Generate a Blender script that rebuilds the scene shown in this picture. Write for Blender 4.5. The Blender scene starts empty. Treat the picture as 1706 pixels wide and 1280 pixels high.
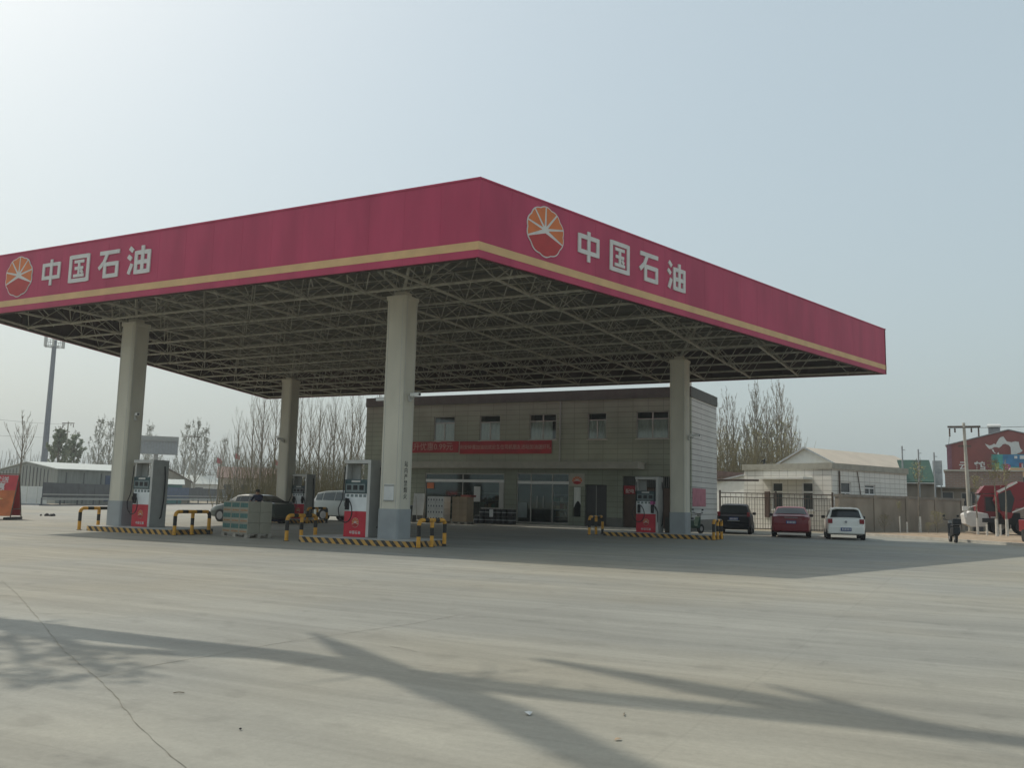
import bpy, bmesh, math, random
from mathutils import Vector, Matrix, Euler, noise as mnoise
R = math.radians
scene = bpy.context.scene
C = scene.collection

# ------------------------------------------------------------------ camera
cam_d = bpy.data.cameras.new('camera'); cam = bpy.data.objects.new('camera', cam_d); C.objects.link(cam)
cam_d.sensor_fit = 'HORIZONTAL'; cam_d.sensor_width = 36; cam_d.lens = 31.726
cam_d.clip_start = 0.1; cam_d.clip_end = 3000
cam.matrix_world = (Matrix.Translation((11.555, -20.253, 1.438)) @ Matrix.Rotation(R(27.317), 4, 'Z')
                    @ Matrix.Rotation(R(97.37), 4, 'X') @ Matrix.Rotation(R(1.316), 4, 'Z'))
scene.camera = cam
scene.render.resolution_x = 1024; scene.render.resolution_y = 769

# ------------------------------------------------------------------ world, sun, exposure
SUN_AZ = R(172.5); SUN_EL = R(50.5)           # direction to the sun, counter-clockwise from +X
to_sun = Vector((math.cos(SUN_AZ)*math.cos(SUN_EL), math.sin(SUN_AZ)*math.cos(SUN_EL), math.sin(SUN_EL)))
w = bpy.data.worlds.new('World'); scene.world = w; w.use_nodes = True
nt = w.node_tree; bg = nt.nodes['Background']
sky = nt.nodes.new('ShaderNodeTexSky'); sky.sky_type = 'NISHITA'; sky.sun_disc = False
sky.sun_elevation = SUN_EL; sky.sun_rotation = R(90) - SUN_AZ
sky.air_density = 1.3; sky.dust_density = 6.0; sky.ozone_density = 1.2; sky.altitude = 30
mixn = nt.nodes.new('ShaderNodeMixRGB'); mixn.blend_type = 'MIX'; mixn.inputs[0].default_value = 0.52
mixn.inputs[2].default_value = (6.0, 7.2, 7.4, 1)
nt.links.new(sky.outputs[0], mixn.inputs[1]); nt.links.new(mixn.outputs[0], bg.inputs[0])
bg.inputs[1].default_value = 0.113
sd = bpy.data.lights.new('sun', 'SUN'); sd.energy = 2.6; sd.angle = R(0.55); sd.color = (1.0, 0.93, 0.80)
sun = bpy.data.objects.new('sun', sd); C.objects.link(sun)
sun.rotation_euler = to_sun.to_track_quat('Z', 'Y').to_euler()
scene.view_settings.view_transform = 'Standard'; scene.view_settings.look = 'None'
scene.view_settings.exposure = 0.0; scene.view_settings.gamma = 1

# ------------------------------------------------------------------ materials
MATS = {}
def mat(name, col, rough=0.7, metal=0.0, var=0.12, scale=3.0, bump=0.0, bscale=40, stretch=(1, 1, 1), spec=0.4, col2=None, alpha=None, coat=0):
    if name in MATS: return MATS[name]
    m = bpy.data.materials.new(name); m.use_nodes = True; MATS[name] = m
    n = m.node_tree; b = n.nodes['Principled BSDF']
    b.inputs['Roughness'].default_value = rough; b.inputs['Metallic'].default_value = metal
    b.inputs['Specular IOR Level'].default_value = spec
    b.inputs['Coat Weight'].default_value = coat
    tc = n.nodes.new('ShaderNodeTexCoord'); mp = n.nodes.new('ShaderNodeMapping'); mp.inputs['Scale'].default_value = stretch
    n.links.new(tc.outputs['Object'], mp.inputs[0])
    tx = n.nodes.new('ShaderNodeTexNoise'); tx.inputs['Scale'].default_value = scale; tx.inputs['Detail'].default_value = 5
    n.links.new(mp.outputs[0], tx.inputs[0])
    rp = n.nodes.new('ShaderNodeValToRGB'); c2 = col2 or [min(1, c*(1+var)) for c in col]
    c1 = [c*(1-var) for c in col] if not col2 else col
    rp.color_ramp.elements[0].position = .32; rp.color_ramp.elements[1].position = .68
    rp.color_ramp.elements[0].color = (*c1, 1); rp.color_ramp.elements[1].color = (*c2, 1)
    n.links.new(tx.outputs[0], rp.inputs[0]); n.links.new(rp.outputs[0], b.inputs['Base Color'])
    if bump:
        t2 = n.nodes.new('ShaderNodeTexNoise'); t2.inputs['Scale'].default_value = bscale; t2.inputs['Detail'].default_value = 4
        n.links.new(mp.outputs[0], t2.inputs[0])
        bp = n.nodes.new('ShaderNodeBump'); bp.inputs['Strength'].default_value = bump; bp.inputs['Distance'].default_value = .02
        n.links.new(t2.outputs[0], bp.inputs['Height']); n.links.new(bp.outputs[0], b.inputs['Normal'])
    return m

def brick_mat(name, c1, c2, mortar, bw, bh, msize, rough=.75, axis='XZ', offset=0.5, dirt=.25):
    if name in MATS: return MATS[name]
    m = bpy.data.materials.new(name); m.use_nodes = True; MATS[name] = m
    n = m.node_tree; b = n.nodes['Principled BSDF']; b.inputs['Roughness'].default_value = rough
    tc = n.nodes.new('ShaderNodeTexCoord'); sp = n.nodes.new('ShaderNodeSeparateXYZ'); cb = n.nodes.new('ShaderNodeCombineXYZ')
    ad = n.nodes.new('ShaderNodeMath'); ad.operation = 'ADD'
    n.links.new(tc.outputs['Object'], sp.inputs[0])
    n.links.new(sp.outputs[0], ad.inputs[0]); n.links.new(sp.outputs[1], ad.inputs[1])
    n.links.new(ad.outputs[0], cb.inputs[0]); n.links.new(sp.outputs[2], cb.inputs[1])
    br = n.nodes.new('ShaderNodeTexBrick'); br.inputs['Scale'].default_value = 1
    br.inputs['Color1'].default_value = (*c1, 1); br.inputs['Color2'].default_value = (*c2, 1); br.inputs['Mortar'].default_value = (*mortar, 1)
    br.inputs['Brick Width'].default_value = bw; br.inputs['Row Height'].default_value = bh; br.inputs['Mortar Size'].default_value = msize
    br.inputs['Mortar Smooth'].default_value = .1; br.offset = offset
    n.links.new(cb.outputs[0], br.inputs[0])
    tx = n.nodes.new('ShaderNodeTexNoise'); tx.inputs['Scale'].default_value = .7; tx.inputs['Detail'].default_value = 6
    n.links.new(tc.outputs['Object'], tx.inputs[0])
    mr = n.nodes.new('ShaderNodeMapRange'); mr.inputs[1].default_value = .3; mr.inputs[2].default_value = .7
    mr.inputs[3].default_value = 1-dirt; mr.inputs[4].default_value = 1.0
    n.links.new(tx.outputs[0], mr.inputs[0])
    mx = n.nodes.new('ShaderNodeMixRGB'); mx.blend_type = 'MULTIPLY'; mx.inputs[0].default_value = 1
    n.links.new(br.outputs[0], mx.inputs[1]); n.links.new(mr.outputs[0], mx.inputs[2]); n.links.new(mx.outputs[0], b.inputs['Base Color'])
    bp = n.nodes.new('ShaderNodeBump'); bp.inputs['Strength'].default_value = .4; bp.inputs['Distance'].default_value = .01; bp.invert = True
    n.links.new(br.outputs['Fac'], bp.inputs['Height']); n.links.new(bp.outputs[0], b.inputs['Normal'])
    return m

def stripe_mat(name, c1, c2, freq, dirx, dirz, duty=.5, rough=.6, wear=.3):
    m = bpy.data.materials.new(name); m.use_nodes = True; MATS[name] = m
    n = m.node_tree; b = n.nodes['Principled BSDF']; b.inputs['Roughness'].default_value = rough
    tc = n.nodes.new('ShaderNodeTexCoord'); dt = n.nodes.new('ShaderNodeVectorMath'); dt.operation = 'DOT_PRODUCT'
    dt.inputs[1].default_value = (dirx*freq, dirx*freq, dirz*freq)
    n.links.new(tc.outputs['Object'], dt.inputs[0])
    fr = n.nodes.new('ShaderNodeMath'); fr.operation = 'FRACT'; n.links.new(dt.outputs['Value'], fr.inputs[0])
    gt = n.nodes.new('ShaderNodeMath'); gt.operation = 'GREATER_THAN'; gt.inputs[1].default_value = duty; n.links.new(fr.outputs[0], gt.inputs[0])
    mx = n.nodes.new('ShaderNodeMixRGB'); mx.inputs[1].default_value = (*c1, 1); mx.inputs[2].default_value = (*c2, 1)
    n.links.new(gt.outputs[0], mx.inputs[0])
    tx = n.nodes.new('ShaderNodeTexNoise'); tx.inputs['Scale'].default_value = 7; tx.inputs['Detail'].default_value = 6
    n.links.new(tc.outputs['Object'], tx.inputs[0])
    mr = n.nodes.new('ShaderNodeMapRange'); mr.inputs[1].default_value = .5; mr.inputs[2].default_value = .75; mr.inputs[3].default_value = 0; mr.inputs[4].default_value = wear
    n.links.new(tx.outputs[0], mr.inputs[0])
    m2 = n.nodes.new('ShaderNodeMixRGB'); m2.inputs[2].default_value = (.2, .19, .17, 1)
    n.links.new(mr.outputs[0], m2.inputs[0]); n.links.new(mx.outputs[0], m2.inputs[1]); n.links.new(m2.outputs[0], b.inputs['Base Color'])
    return m

def glass_mat(name, tint, transp=.5, rough=.05):
    m = bpy.data.materials.new(name); m.use_nodes = True; MATS[name] = m
    n = m.node_tree; out = n.nodes['Material Output']; n.nodes.remove(n.nodes['Principled BSDF'])
    t = n.nodes.new('ShaderNodeBsdfTransparent'); t.inputs[0].default_value = (*tint, 1)
    g = n.nodes.new('ShaderNodeBsdfGlossy'); g.inputs['Roughness'].default_value = rough; g.inputs[0].default_value = (.9, .95, .95, 1)
    d = n.nodes.new('ShaderNodeBsdfDiffuse'); d.inputs[0].default_value = (.03, .04, .04, 1)
    f = n.nodes.new('ShaderNodeFresnel'); f.inputs[0].default_value = 1.5
    a = n.nodes.new('ShaderNodeMixShader'); a.inputs[0].default_value = transp
    n.links.new(d.outputs[0], a.inputs[1]); n.links.new(t.outputs[0], a.inputs[2])
    e = n.nodes.new('ShaderNodeMixShader'); n.links.new(f.outputs[0], e.inputs[0]); n.links.new(a.outputs[0], e.inputs[1]); n.links.new(g.outputs[0], e.inputs[2])
    n.links.new(e.outputs[0], out.inputs[0])
    return m

M = dict(
    red=mat('fascia_red', (.43, .050, .108), .5, var=.13, scale=1.2, bump=.12, bscale=2.2, stretch=(1, 1, .25), spec=.25),
    gold=mat('stripe_tan', (.62, .40, .19), .5, var=.08, scale=2),
    letter=mat('letter_white', (.62, .60, .57), .5, var=.06, scale=4),
    deck=mat('deck_sheet', (.125, .122, .105), .6, var=.22, scale=.8, bump=.3, bscale=6, stretch=(.3, 4, 1)),
    steel=mat('painted_steel', (.38, .36, .295), .5, var=.22, scale=5),
    colu=mat('column_paint', (.58, .545, .45), .6, var=.10, scale=1.3, bump=.15, bscale=30, stretch=(1, 1, .35)),
    plinth=mat('plinth_grey', (.30, .32, .325), .5, var=.08, scale=2),
    conc=mat('island_concrete', (.40, .39, .36), .8, var=.15, scale=3, bump=.2),
    yellow=mat('yellow_paint', (.66, .33, .045), .5, var=.2, scale=6), black=mat('black_paint', (.025, .024, .022), .5, var=.3, scale=6),
    grey=mat('grey_metal', (.30, .30, .28), .45, var=.06), lgrey=mat('light_grey_metal', (.48, .47, .44), .45, var=.06),
    pred=mat('pump_red', (.50, .02, .04), .35, var=.08), pwhite=mat('pump_white', (.74, .76, .75), .4, var=.05),
    teal=mat('display_teal', (.035, .07, .075), .2, var=.1), lcd=mat('lcd_grey', (.17, .21, .21), .2, var=.1), dark=mat('rubber_dark', (.015, .016, .018), .6),
    orange=mat('petal_orange', (.62, .16, .035), .5, var=.08), petalred=mat('petal_red', (.42, .03, .03), .5, var=.08),
    paper=mat('white_paper', (.62, .62, .60), .7, var=.06), white=mat('white_paint', (.72, .72, .70), .5, var=.05),
    brown=mat('parapet_brown', (.082, .080, .070), .7, var=.15), darkwood=mat('dark_door', (.045, .045, .048), .5), shutter=mat('brown_shutter', (.09, .055, .04), .6, var=.15),
    alu=mat('window_frame', (.42, .40, .37), .5), curtain=mat('curtain', (.82, .84, .80), .9, var=.12, scale=8, stretch=(6, 6, .3)),
    banner=mat('banner_red', (.30, .018, .026), .7, var=.18, scale=2), bannertext=mat('banner_text', (.45, .25, .22), .7, var=.1),
    slab=mat('eave_slab', (.42, .40, .34), .7, var=.1), navy=mat('navy_cloth', (.03, .035, .075), .9, var=.2, scale=20, bump=.4, bscale=25),
    skin=mat('skin', (.42, .24, .17), .5), hair=mat('hair_black', (.02, .018, .016), .7),
    cardboard=mat('cardboard', (.33, .25, .17), .85, var=.12), wood=mat('pallet_wood', (.36, .33, .28), .85, var=.2, scale=8),
    boxgreen=mat('box_green_print', (.065, .15, .135), .7, var=.25, scale=12), boxbase=mat('box_base', (.30, .285, .225), .8, var=.1), boxorange=mat('box_orange_print', (.33, .19, .10), .7, var=.3, scale=20),
    tyre=mat('tyre', (.02, .02, .02), .85), rim=mat('rim', (.33, .33, .33), .4, metal=.3),
    carblack=mat('car_black', (.007, .007, .010), .45, coat=.0, spec=.22, var=.05), carred=mat('car_red', (.20, .008, .015), .35, coat=.2, var=.05),
    carwhite=mat('car_white', (.84, .83, .77), .3, coat=.5, var=.03), cargreen=mat('car_green', (.045, .062, .052), .3, coat=.5, var=.05), carsilver=mat('pickup_white', (.55, .60, .58), .35, coat=.4, var=.03),
    carglass=mat('car_glass', (.022, .027, .028), .12, spec=.45, var=.1), lampred=mat('tail_lamp', (.22, .010, .015), .2, var=.1), blueplate=mat('plate_blue', (.02, .06, .22), .5, var=.1),
    bark=mat('bark', (.20, .175, .14), .9, var=.25, scale=8), barkg=mat('bark_grey', (.27, .26, .22), .9, var=.25, scale=8), budm=mat('misty_leaves', (.20,.21,.15), .9, var=.3, scale=.5), bud=mat('olive_buds', (.27, .25, .11), .9, var=.35, scale=.6),
    budg=mat('grey_green_leaves', (.17, .205, .12), .9, var=.35, scale=.5), twig=mat('twig', (.22, .19, .145), .9, var=.2), lime=mat('trunk_whitewash', (.55, .53, .48), .8, var=.15, scale=9),
    tin=mat('tin_wall', (.20, .215, .195), .6, var=.2, scale=1.0, stretch=(5, 5, .4)), tinroof=mat('tin_roof', (.40, .43, .41), .5, var=.1),
    beige=mat('beige_roof', (.50, .43, .345), .6, var=.08, scale=1), gwhite=mat('gable_white', (.66, .66, .62), .6, var=.06), green=mat('green_sheet', (.012, .050, .032), .6, var=.3, scale=1.5),
    redwall=mat('red_wall', (.22, .055, .045), .7, var=.14, scale=.8), slate=mat('slate_panel', (.055, .062, .068), .6, var=.3, scale=1), bluep=mat('blue_panel', (.05, .08, .14), .6, var=.25),
    galv=mat('galvanised', (.33, .35, .36), .5, var=.1), soil=mat('soil_verge', (.30, .23, .16), .95, var=.3, scale=2.5, bump=.6, bscale=12), kerb=mat('kerb_stone', (.48, .46, .41), .8, var=.12),
    wallc=mat('compound_wall', (.27, .235, .19), .9, var=.22, scale=.9, bump=.4, bscale=20, stretch=(1, 1, .5)), wallcap=mat('wall_cap', (.22, .20, .17), .9, var=.15),
    housewall=mat('house_wall', (.42, .35, .28), .8, var=.1), houseroof=mat('house_roof', (.17, .11, .09), .85, var=.2), window=mat('dark_window', (.03, .035, .038), .2, spec=.7),
    field=mat('field_ground', (.24, .21, .155), .95, var=.25, scale=.05), road=mat('road_concrete', (.27, .26, .235), .85, var=.10, scale=.25),
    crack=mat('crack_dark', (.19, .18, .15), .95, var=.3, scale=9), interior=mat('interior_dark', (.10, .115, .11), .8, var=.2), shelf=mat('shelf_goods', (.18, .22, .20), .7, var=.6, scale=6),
    tiledark=mat('tile_base', (.16, .155, .14), .6, var=.12),
    blue1=mat('mural_teal', (.05, .30, .27), .7, var=.5, scale=.9), blue2=mat('mural_blue', (.03, .16, .32), .7, var=.4, scale=.8), pink=mat('mural_pink', (.45, .10, .26), .7, var=.2), limeg=mat('mural_lime', (.25, .36, .12), .7, var=.3),
)
M['towergrey'] = mat('tower_grey', (.13,.15,.18), .6, var=.08)
M['purlin'] = mat('purlin_grey', (.19,.18,.145), .6, var=.15)
M['liner'] = mat('liner_brown', (.085, .06, .05), .8, var=.3, scale=.8)
M['tile'] = brick_mat('facade_tile', (.30, .325, .25), (.285, .305, .235), (.19, .20, .16), .9, .30, .016, offset=0)
M['brick'] = brick_mat('brick_wall', (.26, .15, .115), (.22, .14, .11), (.26, .23, .20), .5, .16, .03)
M['smalltile'] = brick_mat('small_tile', (.76, .745, .69), (.72, .705, .65), (.42, .40, .36), .62, .31, .018, offset=0, dirt=.12)
M['longtile'] = brick_mat('long_tile', (.58, .575, .545), (.55, .545, .515), (.24, .235, .22), 7.0, .30, .022, offset=.3, dirt=.15)
M['stripe'] = stripe_mat('kerb_stripe', (.55, .31, .07), (.03, .028, .027), 1/.30, 1, 1, .5, wear=.5)
M['glass'] = glass_mat('shop_glass', (.75, .85, .82), .85)
M['wglass'] = glass_mat('window_glass', (.95, .97, .96), .95)

# ------------------------------------------------------------------ mesh building
class MB:
    def __init__(s): s.v = []; s.f = []; s.m = []; s.T = Matrix.Identity(4)
    def add(s, vs, fs, m=0):
        b = len(s.v); s.v += [tuple(s.T @ Vector(p)) for p in vs]; s.f += [tuple(i+b for i in f) for f in fs]; s.m += [m]*len(fs); return s
    def box(s, x0, x1, y0, y1, z0, z1, m=0):
        return s.add([(x0,y0,z0),(x1,y0,z0),(x1,y1,z0),(x0,y1,z0),(x0,y0,z1),(x1,y0,z1),(x1,y1,z1),(x0,y1,z1)],
                     [(0,3,2,1),(4,5,6,7),(0,1,5,4),(1,2,6,5),(2,3,7,6),(3,0,4,7)], m)
    def quad(s, a, b, c, d, m=0): return s.add([a, b, c, d], [(0,1,2,3)], m)
    def prism(s, poly, axis, a, b, m=0):
        n = len(poly)
        def P(u, v, t): return {'x': (t,u,v), 'y': (u,t,v), 'z': (u,v,t)}[axis]
        vs = [P(u,v,a) for u,v in poly]+[P(u,v,b) for u,v in poly]
        return s.add(vs, [tuple(range(n))[::-1], tuple(range(n,2*n))]+[(i,(i+1)%n,(i+1)%n+n,i+n) for i in range(n)], m)
    def tube(s, pts, rad, n=6, m=0, cap=True):
        pts = [Vector(p) for p in pts]
        if not hasattr(rad, '__len__'): rad = [rad]*len(pts)
        vs = []; fs = []; up = None
        for i, p in enumerate(pts):
            d = (pts[min(i+1, len(pts)-1)]-pts[max(i-1, 0)])
            if d.length < 1e-9: d = Vector((0,0,1))
            d.normalize()
            if up is None: up = Vector((0,0,1)) if abs(d.z) < .9 else Vector((1,0,0))
            a = d.cross(up)
            if a.length < 1e-6: a = d.orthogonal()
            a.normalize(); b = a.cross(d).normalized(); up = b
            for k in range(n):
                t = 2*math.pi*(k+.5)/n; vs.append(p+(a*math.cos(t)+b*math.sin(t))*rad[i])
        for i in range(len(pts)-1):
            for k in range(n):
                k2 = (k+1)%n; fs.append((i*n+k, i*n+k2, (i+1)*n+k2, (i+1)*n+k))
        if cap: fs.append(tuple(range(n))); fs.append(tuple(range((len(pts)-1)*n, len(pts)*n))[::-1])
        return s.add(vs, fs, m)
    def lathe(s, prof, n=16, m=0):   # prof: (r,z)
        vs = [(r*math.cos(2*math.pi*k/n), r*math.sin(2*math.pi*k/n), z) for r, z in prof for k in range(n)]
        fs = [(i*n+k, i*n+(k+1)%n, (i+1)*n+(k+1)%n, (i+1)*n+k) for i in range(len(prof)-1) for k in range(n)]
        fs += [tuple(range(n))[::-1], tuple(range((len(prof)-1)*n, len(prof)*n))]
        return s.add(vs, fs, m)
    def build(s, name, mats, parent=None, bevel=0, smooth=False, loc=None, rz=0):
        me = bpy.data.meshes.new(name); me.from_pydata(s.v, [], s.f)
        mats = mats if isinstance(mats, (list, tuple)) else [mats]
        for x in mats: me.materials.append(x)
        me.polygons.foreach_set('material_index', s.m)
        if bevel or smooth:
            bm = bmesh.new(); bm.from_mesh(me)
            if smooth: bmesh.ops.recalc_face_normals(bm, faces=bm.faces)
            if bevel: bmesh.ops.bevel(bm, geom=list(bm.edges), offset=bevel, segments=2, profile=.5, affect='EDGES', clamp_overlap=True)
            bm.to_mesh(me); bm.free()
        if smooth:
            me.polygons.foreach_set('use_smooth', [True]*len(me.polygons))
            me.set_sharp_from_angle(angle=R(38))
        me.update()
        o = bpy.data.objects.new(name, me); C.objects.link(o)
        if parent: o.parent = parent
        if loc: o.location = loc; o.rotation_euler.z = rz
        return o

def tag(o, label=None, cat=None, group=None, kind=None):
    for k, v in (('label', label), ('category', cat), ('group', group), ('kind', kind)):
        if v: o[k] = v
    return o
def thing(name, label, cat, loc=(0,0,0), rz=0, group=None):
    o = bpy.data.objects.new(name, None); C.objects.link(o); o.location = loc; o.rotation_euler = (0,0,rz); o.empty_display_size = .3
    return tag(o, label, cat, group)
def struct(o): o['kind'] = 'structure'; return o
def copy_tree(o, parent=None):
    c = o.copy(); C.objects.link(c)
    if parent: c.parent = parent; 
    for ch in list(o.children): copy_tree(ch, c)
    return c
def text(body, size, mat_, parent=None, Mx=Matrix.Identity(4), name='lettering', ext=.004, bold=0.0, align='CENTER', sx=1):
    cu = bpy.data.curves.new(name, 'FONT'); cu.body = body; cu.size = size; cu.extrude = ext; cu.align_x = align; cu.align_y = 'CENTER'; cu.offset = bold; cu.resolution_u = 2
    to = bpy.data.objects.new(name, cu); C.objects.link(to)
    bpy.context.view_layer.update()
    me = bpy.data.meshes.new_from_object(to.evaluated_get(bpy.context.evaluated_depsgraph_get()))
    bpy.data.objects.remove(to)
    me.materials.clear(); me.materials.append(mat_); me.transform(Mx @ Matrix.Diagonal((sx,1,1,1)))
    o = bpy.data.objects.new(name, me); C.objects.link(o); o.parent = parent
    return o
def plane_mx(o, x, n):   # local x along x, local y up, local z along outward normal n
    x = Vector(x).normalized(); n = Vector(n).normalized(); y = n.cross(x)
    return Matrix.Translation(o) @ Matrix((x, y, n)).transposed().to_4x4()

# ------------------------------------------------------------------ ground
g = MB()
g.quad((-1500,-1500,0),(1500,-1500,0),(1500,1500,0),(-1500,1500,0))
struct(g.build('ground', M['field'], loc=(0,0,-.012)))
# concrete forecourt: large sheet, reaching the road barrier on the left and the verge kerb on the right
def forecourt_mat():
    m = bpy.data.materials.new('forecourt_concrete'); m.use_nodes = True
    n = m.node_tree; b = n.nodes['Principled BSDF']; b.inputs['Roughness'].default_value = .78; b.inputs['Specular IOR Level'].default_value = .3
    tc = n.nodes.new('ShaderNodeTexCoord')
    def noi(scale, rot, st, detail=6, rough=.55, dist=0):
        mp = n.nodes.new('ShaderNodeMapping'); mp.inputs['Rotation'].default_value = (0,0,R(rot)); mp.inputs['Scale'].default_value = (*st, 1)
        n.links.new(tc.outputs['Object'], mp.inputs[0])
        t = n.nodes.new('ShaderNodeTexNoise'); t.inputs['Scale'].default_value = scale; t.inputs['Detail'].default_value = detail
        t.inputs['Roughness'].default_value = rough; t.inputs['Distortion'].default_value = dist
        n.links.new(mp.outputs[0], t.inputs[0]); return t.outputs[0]
    def rng(i, a, b_, c, d):
        r = n.nodes.new('ShaderNodeMapRange'); r.inputs[1].default_value = a; r.inputs[2].default_value = b_; r.inputs[3].default_value = c; r.inputs[4].default_value = d
        n.links.new(i, r.inputs[0]); return r.outputs[0]
    def mul(a, b_):
        q = n.nodes.new('ShaderNodeMath'); q.operation = 'MULTIPLY'; n.links.new(a, q.inputs[0]); n.links.new(b_, q.inputs[1]); return q.outputs[0]
    big = rng(noi(.16, 0, (1,1), 4, dist=.6), .35, .65, .91, 1.06)
    sw = rng(noi(.75, -22, (.13,1.5), 7, .65, .9), .38, .64, .88, 1.06)     # long swept tyre marks
    sw2 = rng(noi(1.1, -58, (.16,1.2), 6, .65, 2.0), .40, .64, .89, 1.05)
    fine = rng(noi(16, 0, (1,1), 9, .85), .3, .7, .86, 1.10)
    grit = rng(noi(90, 0, (1,1), 3, .6), .62, .74, 1, .80)
    spots = rng(noi(2.3, 0, (1,1), 3, .4), .60, .70, 1, .88)
    drips = rng(noi(.9, 15, (1,1), 5, .7, 1.5), .63, .70, 1, .84)
    pale = rng(noi(.55, 70, (.5,1.6), 5, .7, 1.0), .58, .72, 1, 1.10)
    k = mul(mul(mul(big, sw), mul(sw2, fine)), mul(mul(spots, grit), mul(drips, pale)))
    # cast slabs, each poured a little lighter or darker, with thin joints
    bt_ = n.nodes.new('ShaderNodeTexBrick'); bt_.offset = 0; bt_.inputs['Scale'].default_value = 1; bt_.inputs['Brick Width'].default_value = 5.2; bt_.inputs['Row Height'].default_value = 5.2
    bt_.inputs['Mortar Size'].default_value = .012; bt_.inputs['Color1'].default_value = (1.02,1.02,1.02,1); bt_.inputs['Color2'].default_value = (.975,.975,.98,1); bt_.inputs['Mortar'].default_value = (.93,.93,.92,1)
    mb_ = n.nodes.new('ShaderNodeMapping'); mb_.inputs['Location'].default_value = (.55,1.1,0); n.links.new(tc.outputs['Object'], mb_.inputs[0]); n.links.new(mb_.outputs[0], bt_.inputs[0])
    k = mul(k, bt_.outputs['Color'])
    rp = n.nodes.new('ShaderNodeMixRGB'); rp.blend_type = 'MIX'; rp.inputs[1].default_value = (.292, .278, .228, 1); rp.inputs[2].default_value = (.262, .264, .238, 1)
    n.links.new(rng(noi(.12, 40, (1,1), 3), .4, .6, 0, 1), rp.inputs[0])
    mx = n.nodes.new('ShaderNodeMixRGB'); mx.blend_type = 'MULTIPLY'; mx.inputs[0].default_value = 1
    n.links.new(rp.outputs[0], mx.inputs[1]); n.links.new(k, mx.inputs[2]); n.links.new(mx.outputs[0], b.inputs['Base Color'])
    bp = n.nodes.new('ShaderNodeBump'); bp.inputs['Strength'].default_value = .25; bp.inputs['Distance'].default_value = .01
    n.links.new(noi(35, 0, (1,1), 5), bp.inputs['Height']); n.links.new(bp.outputs[0], b.inputs['Normal'])
    return m
f = MB(); f.add([(-150,-200,0),(150,-200,0),(150,-128.7,0),(13.4,24.1,0),(4.0,34.6,0),(-30,34.6,0),(-60,60,0),(-105,125,0),(-66.1,34.4,0),(-30,-40,0),(-60,-120,0)],[(0,1,2,3,4,5,6,7,8,9,10)])
f.v = []; f.f = []; f.m = []
f.add([(-64.0,-200,0),(150,-200,0),(150,-113,0),(13.4,24.1,0),(4.0,34.6,0),(-36,36,0),(-60.0,34.0,0),(-60,-200,0)][:7], [(0,1,2,3,4,5,6)])
struct(f.build('forecourt', forecourt_mat(), loc=(0,0,0)))
# road on the left, beyond the forecourt
rd = MB(); rd.add([(-64.0,-200,0),(-60.0,34.0,0),(-36,36,0),(-30,60,0),(-88,170,0),(-125,150,0),(-67,34,0),(-72,-200,0)], [(0,1,2,3,4,5,6,7)])
struct(rd.build('road', M['road'], loc=(0,0,-.004)))
# verge on the right with a kerb
vg = MB(); vg.prism([(13.5,24.1),(4.1,34.55),(4.0,34.9),(10.8,47.5),(30,75),(150,75),(150,-112.5)], 'z', -.05, .10)
struct(vg.build('verge', M['soil']))
kb = MB(); a = Vector((13.4,24.1,0)); b = Vector((4.0,34.6,0)); far = Vector((60,-28.0,0))
for p, q in ((far, a), (a, b)):
    d = (q-p); L = d.length; d.normalize(); nrm = Vector((d.y,-d.x,0)); nseg = int(L/1.0)
    for i in range(nseg):
        s0 = p+d*(L*i/nseg+.006); s1 = p+d*(L*(i+1)/nseg-.006)
        vs = [s0-nrm*.0, s1-nrm*.0, s1+nrm*.14, s0+nrm*.14]
        kb.add([(v.x,v.y,-.02) for v in vs]+[(v.x,v.y,.125) for v in vs], [(0,3,2,1),(4,5,6,7),(0,1,5,4),(1,2,6,5),(2,3,7,6),(3,0,4,7)])
struct(kb.build('kerb', M['kerb']))
# cracks and joints in the slab
def crackline(pts, wd, seed):
    rnd = random.Random(seed); out = []
    for (x0,y0),(x1,y1) in zip(pts, pts[1:]):
        n = max(2, int(math.hypot(x1-x0,y1-y0)/.12))
        for i in range(n): t = i/n; out.append((x0+(x1-x0)*t+rnd.uniform(-.006,.006), y0+(y1-y0)*t+rnd.uniform(-.006,.006), wd*rnd.uniform(.35,1.3)))
    m = MB()
    for (x0,y0,w0),(x1,y1,w1) in zip(out, out[1:]):
        d = Vector((x1-x0,y1-y0,0)).normalized(); nn = Vector((-d.y,d.x,0))
        m.quad((x0-nn.x*w0,y0-nn.y*w0,0),(x1-nn.x*w1,y1-nn.y*w1,0),(x1+nn.x*w1,y1+nn.y*w1,0),(x0+nn.x*w0,y0+nn.y*w0,0))
    return m
cr = crackline([(-2.2,-11.0),(-.2,-12.09),(2.71,-13.77),(4.15,-14.62),(5.41,-15.27),(6.05,-15.62),(6.86,-16.12),(7.78,-16.6),(9.5,-17.6)], .0034, 1)
for pts, wd in (([(5.41,-15.27),(5.36,-14.62),(5.42,-13.92),(5.40,-13.31),(5.7,-11.2),(5.73,-9.4)], .004), ([(6.4,-12.73),(6.64,-12.78),(6.93,-12.91)], .006), ([(12.5,-14.2),(13.6,-12.3),(15.4,-9.5)], .004)):
    c2 = crackline(pts, wd, 7); cr.add(c2.v, c2.f)
struct(cr.build('pavement_crack', M['crack'], loc=(0,0,.004)))
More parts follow.
